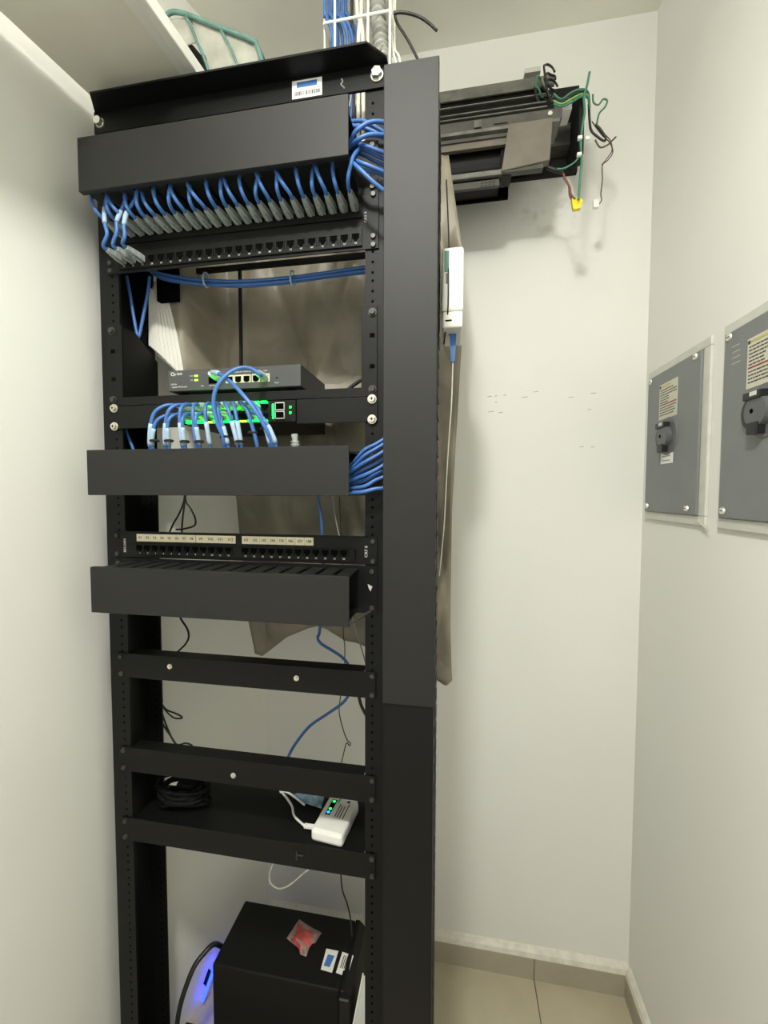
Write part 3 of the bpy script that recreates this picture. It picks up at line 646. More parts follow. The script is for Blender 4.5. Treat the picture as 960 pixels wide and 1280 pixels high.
vor = nt.nodes.new('ShaderNodeTexVoronoi'); vor.feature = 'DISTANCE_TO_EDGE'; vor.inputs['Scale'].default_value = 6.0
vrp = nt.nodes.new('ShaderNodeValToRGB'); vrp.color_ramp.elements[0].position = 0.0; vrp.color_ramp.elements[1].position = .10
bpn = nt.nodes.new('ShaderNodeBump'); bpn.inputs['Strength'].default_value = .32; bpn.inputs['Distance'].default_value = .006
nt.links.new(tcn.outputs['Object'], nzd.inputs['Vector']); nt.links.new(tcn.outputs['Object'], mxv.inputs[1]); nt.links.new(nzd.outputs['Color'], mxv.inputs[2])
nt.links.new(mxv.outputs[0], vor.inputs['Vector']); nt.links.new(vor.outputs['Distance'], vrp.inputs['Fac']); nt.links.new(vrp.outputs['Color'], bpn.inputs['Height'])
old = pbn.inputs['Normal'].links[0].from_socket; nt.links.new(old, bpn.inputs['Normal']); nt.links.new(bpn.outputs['Normal'], pbn.inputs['Normal'])
# fanned white sheets leaning behind the left upright
pf = thing('paper_stack', 'fanned stack of white sheets wedged behind the left upright above the shelf', 'paper', (-.19, .085, 1.52))
for k in range(6):
    Y = .0915-k*.0022; a = at(186, 350+k*2, Y); b = at(206-k*2.2, 355+k*3, Y); c2 = at(222-k*4.6, 420, Y); c = at(231-k*5.6, 473-k*5.5, Y); d = at(186, 436-k, Y)
    MB().prism([a, d, c, c2, b], (0, -.0005, 0)).build('sheet', PAPER, pf)

a = at(198, 350, .080); b = at(223, 376, .080)
jb = thing('junction_box', 'small black box hanging behind the top of the upper opening', 'box', (a.x, .08, b.z))
MB().box(a.x, b.x, .074, .086, b.z, a.z+.02).build('case', DARK, jb, bevel=.001)
MB().box(a.x+.004, a.x+.008, .078, .082, a.z+.02, 1.715).build('strap', DARK, jb)
# ------------------------------------------------------------------ cables seen through the openings
for k, dy in enumerate((0, 3.0, 5.5, 8.0)):
    Y = .065+.005*(k % 2)
    loop('blue cable in the bundle slung below the two-row patch panel, %s from the top' % ORD[k], 'bundle slung behind the upper opening', [at(185+k*4, 338+dy, Y), at(215, 345+dy*.8, Y), at(255, 350+dy*.7+math.sin(k)*2, Y), at(300, 351.5+dy*.8, Y), at(350, 348+dy*.8, Y), at(400, 342+dy*.7, Y), at(440, 336+dy*.8, Y), at(475, 331+dy, Y)])
tag(MB().tube([at(258, 350, .062)+Vector((math.cos(t)*.002, math.cos(t)*.008, math.sin(t)*.013)) for t in (2*math.pi*i/12 for i in range(13))], .0016, n=5, sub=1).build('zip_tie', WRAP, None, origin=at(258, 350, .062)), 'pale zip tie around the left of the slung blue bundle', 'cable tie')
tag(MB().tube([at(366, 348, .062)+Vector((math.cos(t)*.002, math.cos(t)*.008, math.sin(t)*.013)) for t in (2*math.pi*i/12 for i in range(13))], .0016, n=5, sub=1).build('zip_tie', WRAP, None, origin=at(366, 348, .062)), 'pale zip tie around the right of the slung blue bundle', 'cable tie')
loop('blue cable hanging in a narrow V beside the left upright', None, [at(158, 345, .04), at(162, 365, .04), at(167, 395, .04), at(171, 417, .04), at(172.5, 421, .042), at(175, 415, .045), at(180, 390, .048), at(185, 365, .05), at(187, 345, .05)], name='network_cable')
loop('blue cable end behind the left side of the middle manager', None, [at(156, 533, .02), at(160, 545, .02), at(166, 560, .02), at(170, 575, .02)], name='network_cable')
tag(MB().box(-.215, .222, .128, .134, 1.712, 1.722).box(-.0650, -.0600, .128, .134, 1.44, 1.712).build('wire_support', BLACK, None, origin=(0, .13, 1.44)), 'thin black T-shaped support rod in front of the brown sheet', 'rod')
loop('black power cable curving in behind the right end of the shelf', None, [at(432, 490, .12), at(440, 483, .12), at(450, 476, .12), at(462, 469, .12), at(480, 463, .11)], m=BWIRE, r=.0035, name='power_cable')
loop('blue network cable winding down the middle of the lower openings', None, [at(394, 600, .15), at(398, 626, .15), at(402, 655, .15), at(404, 720, .14), at(400, 785, .13), at(397, 797, .13), at(402, 805, .13), at(415, 813, .13), at(428, 822, .13), at(436, 834, .13), at(437, 862, .13), at(430, 877, .13), at(410, 892, .13), at(388, 907, .13), at(372, 926, .13), at(361, 945, .13), at(356, 968, .13), at(362, 990, .12)], name='network_cable', r=.0030)
loop('thin black wire with a small knot hanging in the lower openings', None, [at(424, 600, .17), at(425, 640, .17), at(428, 700, .16), at(429, 785, .15), at(431, 810, .15), at(430, 840, .15), at(426, 868, .15), at(424, 890, .15), at(429, 912, .15), at(434, 925, .15), at(438, 929, .148), at(437, 932, .15), at(433, 929, .152), at(430, 940, .15), at(426, 958, .15), at(425, 975, .15)], m=BWIRE, r=.0011, name='thin_wire', n=6)
loop('pale grey wire running down inside the right upright', None, [at(415, 600, .16), at(418, 640, .16), at(428, 690, .15), at(440, 770, .12), at(448, 798, .11), at(456, 825, .09), at(459, 840, .06), at(459.5, 900, .02), at(459, 972, .010)], m=GYWIRE, r=.0014, name='thin_wire', n=6)
loop('thick black cable bending behind the right upright below the upper crossbar', None, [at(446, 850, .10), at(449, 872, .10), at(453, 885, .10), at(462, 900, .10), at(475, 912, .10)], m=BWIRE, r=.0032, name='power_cable')
loop('black wire looping out beside the left upright under the lowest cable manager', None, [at(222, 765, .10), at(227, 775, .098), at(234, 786, .095), at(236, 796, .095), at(232, 805, .095), at(224, 813, .095), at(217, 820, .095), at(212, 835, .095)], m=BWIRE, r=.0020, name='thin_wire', n=6)
loop('thin black wire close to the left upright above the upper crossbar', None, [at(197, 770, .092), at(197, 795, .092), at(199, 812, .092), at(201, 835, .092)], m=BWIRE, r=.0020, name='thin_wire', n=6)
cb = thing('wire_bundle', 'bundle of black wires tied along the rear of the left upright', 'cable', at(200, 870, .094))
for k in range(4): MB().tube([at(197+k*1.6, 835, .093+.002*(k % 2)), at(197+k*1.5, 860, .093), at(196.5+k*1.3, 880, .093), at(196+k*1.4, 905, .093), at(196+k, 935, .093)], .0020, n=6).build('wire', BWIRE, cb, sm=True)
MB().tube([at(199, 876, .093)+Vector((math.cos(t)*.0075, math.sin(t)*.005, -.001*math.cos(t))) for t in (2*math.pi*i/12 for i in range(13))], .0014, n=5, sub=1).build('zip_tie', WRAP, cb)
MB().tube([at(201, 878, .095), at(208, 887, .096), at(220, 892, .097), at(227, 896, .097), at(226, 898, .097), at(217, 897, .096), at(208, 889, .096), at(202, 880, .095)], .0016, n=6).build('wire_loop', BWIRE, cb, sm=True)
MB().tube([at(200, 880, .095), at(203, 903, .095), at(212, 918, .095), at(220, 930, .095), at(228, 940, .095)], .0017, n=6).build('wire_loop', BWIRE, cb, sm=True)
MB().tube([at(202, 890, .096), at(210, 912, .096), at(220, 930, .096), at(232, 929, .096), at(240, 932, .096), at(236, 937, .096), at(228, 942, .096)], .0017, n=6).build('wire_loop', BWIRE, cb, sm=True)
wl = thing('wire_loop', 'black wire loop hanging between the middle manager and the labelled patch panel', 'cable', at(232, 626, .12))
MB().tube([at(232, 600, .12), at(232, 625, .12), at(238, 635, .12), at(244, 648, .12), at(243, 657, .12), at(230, 661, .12), at(220, 662, .12)], .0019, n=6).build('wire', BWIRE, wl, sm=True)
MB().tube([at(231, 610, .119), at(230, 626, .119), at(224, 642, .119), at(216, 656, .119), at(211, 668, .119)], .0019, n=6).build('wire', BWIRE, wl, sm=True)
MB().tube([at(232, 612, .121), at(230, 634, .121), at(228, 652, .121), at(227, 668, .121)], .0019, n=6).build('wire', BWIRE, wl, sm=True)
loop('white cable loop dangling below the bottom tray', None, [at(366, 1030, .13), at(352, 1062, .13), at(342, 1078, .13), at(337, 1092, .13), at(338, 1103, .13), at(346, 1110, .13), at(357, 1109, .13), at(370, 1100, .13), at(380, 1091, .13), at(390, 1083, .13), at(404, 1070, .13)], m=WWIRE, r=.0017, name='usb_cable')
loop('thin black wire dropping from the tray to the computer', None, [at(425, 1050, .14), at(426, 1090, .14), at(428, 1112, .14), at(434, 1130, .14), at(438, 1148, .145), at(440, 1170, .15)], m=BWIRE, r=.0016, name='thin_wire', n=6)

# ------------------------------------------------------------------ white box and cable on the outer side of the duct
b0 = at(556.5, 309, .02); b1 = at(580.0, 309, .02); zt = b0.z; zb = at(570, 409, .02).z
X0 = DX1+.004; X1 = b1.x
wx = thing('fiber_terminal', 'white network terminal box fixed to the outer side of the duct', 'terminal box', (X0, .07, zb))
MB().box(X0, X1, .02, .110, zb+.026, zt).build('case', WHITE, wx, bevel=.004)
MB().box(X0+.001, X1-.001, .020, .108, zb, zb+.0255).build('lower_case', PAPER, wx, bevel=.003)
g = at(563, 322, .02); MB().box(X0+.004, X0+.011, .0192, .0202, zt-.038, zt-.006).build('green_label', GWIRE, wx)
MB().box(X0+.006, X0+.010, .0192, .0202, zt-.056, zt-.040).build('arrow_print', GREYLBL, wx)
MB().box(X0+.006, X0+.016, .0190, .0202, zb+.010, zb+.012).build('slot', DARK, wx)
c0 = Vector(((X0+X1)/2+.001, .05, zb))
fc = thing('fiber_cable', 'white fiber cable with blue plug hanging below the white terminal box', 'cable', c0)
MB().hexa([c0+Vector(v) for v in ((-.003, -.003, -.045), (.003, -.003, -.045), (.003, .003, -.045), (-.003, .003, -.045), (-.0055, -.004, 0), (.0055, -.004, 0), (.0055, .004, 0), (-.0055, .004, 0))]).build('plug', BLUE, fc)
MB().tube([c0+Vector((0, 0, -.044)), at(565.5, 470, .05), at(564, 510, .05), at(561, 550, .055), at(558, 600, .06), at(555.5, 650, .065), at(552, 690, .075), at(549, 720, .085)], .0011, n=6).build('cord', WWIRE, fc, sm=True)
loop('thin black cord hanging along the outer side of the duct', None, [at(558, 225, .06), at(561, 300, .05), at(560.5, 340, .018), at(560, 385, .018), at(558, 405, .03), at(555, 430, .05)], m=BWIRE, r=.0012, name='thin_wire', n=6)

# ------------------------------------------------------------------ computer on the floor
pc = thing('computer_tower', 'black computer tower on the floor behind the rack', 'computer', (.03, .15, 0))
PX0, PX1, PY0, PY1, PZ = -.1160, .1720, .0800, .2160, .3080
MB().box(PX0, PX1-.020, PY0, PY1, .008, PZ).build('case', PCBLK, pc, bevel=.003)
MB().prism([(PX1-.0195, PY0-.001, .004), (PX1+.004, PY0-.001, .004), (PX1+.008, PY0-.001, .16), (PX1+.003, PY0-.001, PZ-.012), (PX1-.010, PY0-.001, PZ+.0015), (PX1-.0195, PY0-.001, PZ+.0015)], (0, PY1-PY0+.002, 0)).build('front_bezel', PCBLK, pc, bevel=.002)
for fx in (PX0+.02, PX1-.04):
    for fy in (PY0+.02, PY1-.02): MB().cyl((fx, fy, 0), (fx, fy, .009), .010, n=12).build('foot', DARK, pc)
MB().box(PX1-.0190, PX1-.001, PY0-.0022, PY0-.001, PZ-.016, PZ-.0125).build('bezel_highlight', KNOB, pc)  # lighter grey strip paints the highlight onto the bezel lip
MB().box(PX1-.0190, PX1+.001, PY0-.0018, PY0-.001, .02, PZ-.017).build('bezel_panel', ACDARK, pc)
def topq(pts, z, m, name, parent, h=.0006):
    q = [atZ(x, y, z) for x, y in pts]
    return MB().prism(q[::-1], (0, 0, h)).build(name, m, parent)
s1 = topq(((408, 1186), (423, 1189), (415, 1216), (401, 1212)), PZ+.0004, PAPER, 'sticker', pc)
topq(((410, 1193), (418, 1195), (412, 1209), (404.5, 1207)), PZ+.001, BLUEPRINT, 'blue_band', s1, .0003)
s2 = topq(((428, 1190), (442, 1195), (436, 1214), (429, 1213), (427.5, 1219), (420, 1216)), PZ+.0004, PAPER, 'sticker', pc)
for k in range(5): topq(((430+k*2.2, 1194+k*.6), (431+k*2.2, 1194.4+k*.6), (426+k*2.2, 1210+k*.6), (425+k*2.2, 1209.6+k*.6)), PZ+.001, INK, 'barcode_bar', s2, .0003)
wr = thing('snack_wrapper', 'crumpled clear and red wrapper lying on top of the computer', 'wrapper', atZ(380, 1172, PZ))
ow = [(374, 1149), (391, 1160), (402, 1166), (394, 1179), (388, 1180), (383, 1196), (375, 1193), (374, 1186), (358, 1173)]
q = [atZ(x, y, PZ+.001) for x, y in ow]; cen = sum(q, Vector())/len(q); n_ = len(q)
MB().add(q+[p_+(cen-p_)*.4+Vector((0, 0, .005+.004*(i % 2))) for i, p_ in enumerate(q)]+[cen+Vector((0, 0, .004))], [(i, (i+1) % n_, (i+1) % n_+n_, i+n_) for i in range(n_)]+[(i+n_, (i+1) % n_+n_, 2*n_) for i in range(n_)]).build('film', CLEARW, wr)
q = [atZ(x, y, PZ+.0025) for x, y in ((373, 1153), (389, 1162), (399, 1168), (390, 1180), (380, 1193), (362, 1174))]; cen = sum(q, Vector())/6
MB().add(q+[cen+Vector((0, 0, .013))], [(i, (i+1) % 6, 6) for i in range(6)]).build('red_print', RED, wr)
loop('thick black power cable leaving the back of the computer', None, [(PX0-.004, .190, .270), (PX0-.006, .150, .264), at(268, 1180, .112), at(254, 1193, .090), at(243, 1208, .074), at(233, 1232, .062), at(225, 1258, .060), at(221, 1285, .060), at(219, 1330, .060), at(219, 1390, .060)], m=BWIRE, r=.0048, name='power_cable')
nS = Vector((YB-.096, -(COLX-XL), 0)).normalized(); oS = Vector((XL, .096, 0))
def onS(x, y): d = ray(x, y); return CAM + d*((oS-CAM).dot(nS)/d.dot(nS))
q = [onS(x, y) for x, y in ((263, 1190), (269, 1197), (252, 1250), (245, 1245))]
il = thing('added_blue_glow', 'small made-up glowing blue lens on the wall left of the computer', 'lamp', q[3])  # made-up blue emitter, added to give the blue glow beside the computer
q2 = [(q[0]+q[1])/2+Vector((0, 0, .004)), q[1]*.75+q[0]*.25-Vector((0, 0, .006)), q[2]*.6+q[3]*.4, q[3]*.7+q[2]*.3]
cq = sum(q2, Vector())/4
MB().prism([cq+(q_-cq)*.35 for q_ in q2], nS*.0135).build('base', PCBLK, il)
MB().prism([q_+nS*.014 for q_ in q2], nS*.0025).build('lens', BLUELED, il)
wx_ = thing('white_box', 'white box standing on the floor between the computer and the rack upright', 'box', (.203, .09, 0))
MB().box(.1870, .2195, .040, .130, 0, .289).build('case', GALV, wx_, bevel=.002)
MB().box(.1870, .1895, .040, .130, .289, .2925).build('rim', WHITE, wx_)

# ------------------------------------------------------------------ electrical enclosures on the right wall
def enclosure(label, yn, yf, flip):
    t = thing('electrical_enclosure', label, 'electrical box', (XR, (yn+yf)/2, 1.212), 'grey electrical enclosures on the right wall')
    fr = MB()
    y0, y1, z0, z1 = yn-.021, yf+.010, 1.2120, 1.5482; w0, w1 = .018, .016
    fr.prism([(XR, y0, z0), (XR, y1, z0), (XR, y1, 1.2300), (XR, y0, 1.2300)], (-.006, 0, 0))
    fr.prism([(XR, y0, 1.5320), (XR, y1, 1.5320), (XR, y1, z1), (XR, y0, z1)], (-.006, 0, 0))
    fr.box(XR-.006, XR, y0, yn+.0005, 1.2300, 1.5320).box(XR-.006, XR, yf-.0005, y1, 1.2300, 1.5320)
    fr.build('frame', GALV, t, bevel=.0015)
    XD = XR-.0065
    MB().box(XD-.0040, XD+.006, yn, yf, 1.2306, 1.5310).build('cover', GREYBOX, t, bevel=.0015)
    X = XD-.004
    for (yy, zz) in ((yf-.012, 1.5235), (yn+.018, 1.5235), (yf-.012, 1.2425), (yn+.030, 1.2425)):
        s_ = MB().cyl((X, yy, zz), (X-.0025, yy, zz), .0064, .0052, n=14).build('screw', STEEL, t)
        MB().box(X-.0029, X-.0025, yy-.0042, yy+.0042, zz-.0006, zz+.0006).build('slot', DARK, s_)
    yc = yf-.0945
    lb = MB().box(X-.0006, X, yc-.0370, yc+.0370, 1.4285, 1.5035).build('warning_label', LABEL_, t)
    MB().box(X-.0009, X-.0006, yc-.010, yc+.030, 1.4960, 1.5000).build('header', OCHRE, lb)
    MB().box(X-.0009, X-.0006, yc-.034, yc+.034, 1.4580, 1.4605).build('red_line', REDP, lb)
    tl = MB(); tl.box(X-.0009, X-.0006, yc+.031, yc+.036, 1.4955, 1.5005)
    for k in range(11):
        z = 1.4905-k*.0053
        if 1.4565 < z < 1.4620: continue
        y = yc+.033
        stop = yc+(.004 if 3 <= k <= 5 else random.uniform(-.033, -.015))
        while y > stop:
            w = random.uniform(.003, .009); tl.box(X-.0009, X-.0006, y-w, y, z-.0009, z+.0009); y -= w+.0014
    tl.build('print', INK, lb)
    zk = 1.390
    MB().cyl((X, yc+.013, zk), (X-.0055, yc+.013, zk), .0255, .0250, n=28).build('dial_ring', KBLK, t)
    MB().cyl((X, yc-.004, zk), (X-.0020, yc-.004, zk), .0400, .0385, n=28).build('escutcheon', ESC, t)
    kb = MB().cyl((X-.002, yc, zk), (X-.011, yc, zk), .0235, .0225, n=28).build('knob', KNOB, t)
    MB().box(X-.014, X-.002, yc-.010, yc+.012, zk-.033, zk-.016).build('handle', KBLK, kb, bevel=.001)
    MB().box(X-.014, X-.002, yc-.014, yc+.022, zk+.018, zk+.029).build('lock_tab', KBLK, kb, bevel=.001)
    MB().box(X-.0146, X-.0140, yc-.008, yc+.006, zk+.022, zk+.028).build('on_mark', PRINT, kb)
    MB().cyl((X-.011, yc+.006, zk+.001), (X-.0114, yc+.006, zk+.001), .0036, n=12).build('pivot', DARK, kb)
    return t, X, yc
KBLK = mat('knob_black', (0.010, 0.010, 0.010), 0.4)
LABEL_ = mat('cream_warning_label', (0.60, 0.58, 0.47), 0.6, var=0.03)
e1, X, yc = enclosure('grey electrical enclosure nearest the room corner, with a white sticker under its knob', .1930, .4015, 0)
stc = MB().box(X-.0008, X, yc-.027, yc+.022, 1.3335, 1.3550).build('white_sticker', WHITE, e1)
tx = MB()
for z in (1.3490, 1.3400):
    y = yc+.016
    while y > yc-.016:
        w = random.uniform(.003, .006); tx.box(X-.001, X-.0008, y-w, y, z-.0012, z+.0012); y -= w+.0012
tx.build('print', GREYLBL, stc)
cp = [atX(874, 648, XR-.008), atX(885, 664, XR-.008), atX(879, 659, XR-.008), atX(871, 651, XR-.008)]
MB().prism(cp, (.002, 0, 0)).build('torn_corner', STEEL, e1)
e2, X, yc = enclosure('grey electrical enclosure at the right edge of the photo, with faint scratches on its cover', -.0830, .1262, 1)
for k in range(4): MB().box(X-.0004, X, .088-k*.001, .106, 1.5045-.009*k-.0004, 1.5045-.009*k+.0004).build('scratch', GALV, e2)

# ------------------------------------------------------------------ stripped air conditioner on the back wall
ac = thing('air_conditioner', 'stripped indoor air conditioner unit without casing on the back wall', 'air conditioner', (.22, .36, 2.02))
AX0 = -.14
def Z(px, py, Y): return at(px, py, Y).z
def slab(name, m, Y, dep, pr_, zt_, zb_, x0=AX0, bevel=0, parent=None, pl_=None):
    """front face at depth Y from x0 to the X seen at pr_, heights read at the right end"""
    x1 = at(pr_[0], pr_[1], Y).x
    return MB().box(x0, x1, Y, Y+dep, zb_, zt_).build(name, m, parent or ac, bevel=bevel)
MB().box(AX0, .640, .425, .4368, 2.030, 2.225).build('mounting_plate', ACDARK, ac)
# slanted heat exchanger (two black leaning blocks with light edge strips)
def lean(name, m, Y0, z0, Y1, z1, th_, xr, xl=AX0):
    n = Vector((0, -(z1-z0), (Y1-Y0))).normalized()*th_
    return MB().prism([(xl, Y0, z0), (xl, Y1, z1), (xl, Y1+n.y, z1+n.z), (xl, Y0+n.y, z0+n.z)][::-1], (xr-xl, 0, 0)).build(name, m, ac)
zA = Z(690, 94, .345); zB = Z(690, 108, .335)
lean('coil_block', ACFIN, .300, 2.055, .352, zA-.004, -.05, .548)
lean('coil_block', ACFIN, .362, zA-.004, .410, 2.238, -.012, .515)
xr_ = at(692, 95, .345).x
MB().hexa([(AX0, .333, zB), (xr_, .333, zB), (xr_, .337, zB), (AX0, .337, zB), (AX0, .343, zA), (xr_, .343, zA), (xr_, .352, zA), (AX0, .352, zA)]).build('light_strip', ACLIGHT, ac)
for (px, py, Y) in ((690, 117, .322), (690, 127, .312), (690, 133, .304)):
    z = Z(px, py, Y); MB().box(AX0, .545, Y-.003, Y, z-.0012, z+.0012).build('fin_edge', ACLIGHT, ac)
# front drain tray and frame
YT = .268
MB().box(AX0, at(703, 140, YT).x, YT, YT+.05, Z(705, 147, YT), Z(705, 133, YT)).build('drain_tray', ACGREY, ac, bevel=.002)
MB().box(AX0, at(700, 147, YT-.006).x, YT-.006, YT+.05, Z(700, 151, YT-.006), Z(700, 147, YT-.006)).build('tray_lip', ACLIGHT, ac)
MB().box(AX0, at(683, 151, YT).x-.045, YT+.004, YT+.012, Z(640, 177, YT), Z(700, 151, YT)).build('upper_band', ACBROWN, ac)
MB().box(AX0, .46, YT+.0, YT+.004, Z(640, 170, YT)+.002, Z(640, 166, YT)+.002).build('vane_rod', ACGREY, ac)
MB().box(.395, .409, YT-.004, YT, Z(618, 158, YT), Z(618, 149, YT)).build('clip', ACLIGHT, ac)
MB().box(.435, .462, YT-.003, YT, Z(648, 152, YT), Z(648, 146, YT)).build('clip', ACGREY, ac)
for x in (.545,): MB().cyl((x, YT, Z(700, 141, YT)), (x, YT-.003, Z(700, 141, YT)), .0045, n=12).build('screw', STEEL, ac)
# dark blower opening
zo0, zo1 = Z(625, 208, YT), Z(625, 173, YT)
MB().box(AX0, .475, YT+.085, YT+.09, zo0-.01, zo1+.02).build('blower_back', DARK, ac)
MB().cyl((AX0, YT+.06, (zo0+zo1)/2+.01), (.474, YT+.06, (zo0+zo1)/2+.01), .034, n=24).build('blower_wheel', ACDARK, ac)
# motor cover block on the right
xb0, xb1 = at(628, 180, YT-.008).x, at(688, 180, YT-.008).x
zlow = Z(655, 226, YT)
MB().prism([(AX0, YT+.012, zlow+.002), (AX0, .436, 2.052), (AX0, .436, 2.19), (AX0, YT+.12, zo1+.02), (AX0, YT+.092, zo0-.004), (AX0, YT+.012, zo0-.008)][::-1], (xb0-AX0, 0, 0)).build('chassis', ACDARK, ac)
MB().prism([(xb0, YT+.012, Z(690, 207, YT)), (xb0, .436, 2.065), (xb0, .436, 2.19), (xb0, YT+.02, Z(700, 147, YT))][::-1], (xb1-xb0-.004, 0, 0)).build('chassis_end', ACDARK, ac)
MB().prism([(xb0+.012, YT-.008, Z(690, 151, YT)), (xb1+.004, YT-.008, Z(690, 151, YT)), (xb1, YT-.008, Z(690, 203, YT)), (xb0-.001, YT-.008, Z(690, 203, YT)-.010)], (0, .018, 0)).build('motor_cover', ACBROWN, ac, bevel=.002)
MB().box(xb0-.001, xb1-.012, YT-.004, YT+.010, Z(690, 210, YT), Z(690, 204, YT)).build('cover_foot', ACGREY, ac)
# bottom lips
MB().box(AX0, xb0+.002, YT-.002, YT+.03, Z(655, 215, YT), Z(655, 208, YT)).build('bottom_lip', ACLIGHT, ac, bevel=.002)
MB().box(AX0, xb0-.002, YT+.006, YT+.03, Z(655, 218, YT), Z(655, 215, YT)).build('shadow_gap', DARK, ac)
MB().box(AX0, xb0-.004, YT+.004, YT+.012, Z(655, 226, YT), Z(655, 218, YT)).build('lower_rail', ACGREY, ac)
lw = MB()
for k in range(4): lw.box(xb0-.042+k*.008, xb0-.036+k*.008, YT+.0035, YT+.004, Z(655, 222, YT), Z(655, 219.5, YT)); lw.box(xb0-.042+k*.008, xb0-.037+k*.008, YT+.0035, YT+.004, Z(655, 225.5, YT), Z(655, 223.5, YT))
lw.build('print', INK, ac)
MB().prism([(xb0-.003, YT+.004, Z(660, 217, YT)), (xb0+.020, YT+.004, Z(660, 214, YT)), (xb0+.024, YT+.004, Z(660, 203, YT)), (xb0-.003, YT+.004, Z(660, 203, YT))], (0, .03, 0)).build('end_block', ACDARK, ac)
# right end bracket
xe0, xe1 = at(722, 160, .33).x, at(741, 160, .40).x
MB().prism([(xe0, .318, Z(735, 115, .318)), (xe0, .318, Z(738, 190, .318)), (xe0, .345, Z(738, 206, .345)), (xe0, .436, Z(738, 200, .436)), (xe0, .436, Z(738, 130, .436))], (.010, 0, 0)).build('end_bracket', ACDARK, ac)
MB().box(xb1+.004, xe0, .390, .436, Z(738, 196, .436), Z(735, 150, .39)).build('end_pan', ACGREY, ac)
MB().box(at(697, 135, .30).x, at(718, 135, .30).x, .32, .36, Z(715, 141, .33), Z(715, 128, .33)).build('bracket_step', WHITE, ac)
for k in range(9):
    c = Vector((.545+random.uniform(-.012, .012), .33+random.uniform(-.02, .02), Z(700, 110, .33)+random.uniform(-.022, .022)))
    pts = [c+Vector((math.cos(t)*.012*random.uniform(.7, 1.2), math.sin(t*1.3)*.012, math.sin(t)*.024*random.uniform(.7, 1.3))) for t in (2*math.pi*i/9 for i in range(9))]
    MB().tube(pts, .0022, n=6, sub=4).build('tangled_wire', (BWIRE, BWIRE, BWIRE, GWIRE, BWIRE, YGWIRE, BWIRE, BWIRE, GYWIRE)[k], ac, sm=True)
for k, m_ in enumerate((GWIRE, BWIRE, YGWIRE, GWIRE)):
    MB().tube([at(692, 118+k*4, .31), at(702, 124+k*3, .305), at(714, 116+k*4, .30), at(726, 112+k*3, .30), at(735, 116+k*2, .31), at(737, 135, .31)], .0024, n=6).build('harness_wire', m_, ac, sm=True)
MB().box(at(656, 84, .38).x, at(676, 84, .38).x, .38, .40, Z(665, 90, .38), Z(665, 84, .38)).build('pipe_stub', GALV, ac)
def acw(label, pts, Y, m, r=.0016, name='loose_wire', plug=None):
    t = thing(name, label, 'wire', at(pts[0][0], pts[0][1], Y))
    MB().tube([at(x, y, Y+(w if (w := (p_[2] if len(p_) > 2 else 0)) else 0)) for p_ in pts for x, y in [p_[:2]]], r, n=6).build('wire', m, t, sm=True)
    return t
acw('long green wire standing above and hanging below the end of the air conditioner', [(737, 90), (734, 106), (730, 122), (731, 140), (728, 158), (726, 178), (727, 200), (725, 225), (723, 250)], .262, GWIRE, r=.0022)
t = acw('brown twin wire ending in a yellow plug below the air conditioner', [(686, 210), (698, 214), (704, 217), (706, 224), (712, 233), (714, 243), (719, 249)], .268, RWIRE, r=.0020)
MB().tube([at(706, 222, .268), at(711, 232, .270), at(712, 244, .270), at(715, 250, .270)], .0018, n=6).build('wire', BRWIRE, t, sm=True)
MB().tube([at(684, 209, .268), at(695, 213, .268), at(704, 215, .268)], .0042, n=7).build('sleeve', BWIRE, t, sm=True)
a = at(721, 254, .268)
MB().prism([a+Vector(v) for v in ((-.010, 0, .010), (.002, 0, .013), (.012, 0, .005), (.008, 0, -.010), (-.006, 0, -.011))], (0, .009, 0)).build('yellow_plug', YELLOW, t)
t = acw('thin dark wire curling out right and down to a small white connector', [(740, 152), (752, 168), (762, 178), (766, 190), (760, 200), (753, 207), (753, 225), (751, 242), (752, 250), (748, 256)], .33, BRWIRE, r=.0012)
a = at(745, 256, .33)
MB().box(a.x-.006, a.x+.005, .326, .334, a.z-.007, a.z+.009).build('connector', WHITE, t)
acw('dark green wire looping out right of the air conditioner end', [(741, 118), (742, 128), (748, 131), (754, 124), (759, 126), (756, 134), (749, 142), (746, 155)], .33, GWIRE, r=.0018)
acw('dark twisted wire pair dangling right of the bracket with bare ends', [(736, 130), (737, 150), (739, 163), (747, 171), (755, 176), (757, 172), (750, 161), (744, 156)], .32, BWIRE, r=.0024)
acw('short dark wire with frayed tip pointing right', [(744, 175), (750, 184), (758, 182), (764, 177), (770, 171)], .32, BRWIRE, r=.0016)
acw('brown wire crossing behind the dangling pair', [(748, 158), (756, 168), (763, 176), (765, 188), (758, 199), (752, 206)], .335, BRWIRE, r=.0011)
for k, (px, py) in enumerate(((725, 172), (734, 173), (724, 193))):
    a = at(px, py, .258); tag(MB().box(a.x-.004, a.x+.004, .256, .262, a.z-.003, a.z+.003).build('wire_splice', WHITE, None, origin=a), ('white splice on the green wire, the upper one left of the wire', 'white splice on the green wire, right of the wire', 'white splice on the green wire, the lowest')[k], 'connector', 'white splices on the green wire')
acw('green ground wire curving under the motor cover', [(724, 196), (718, 203), (710, 208), (703, 211), (696, 211)], .262, GWIRE, r=.0016)

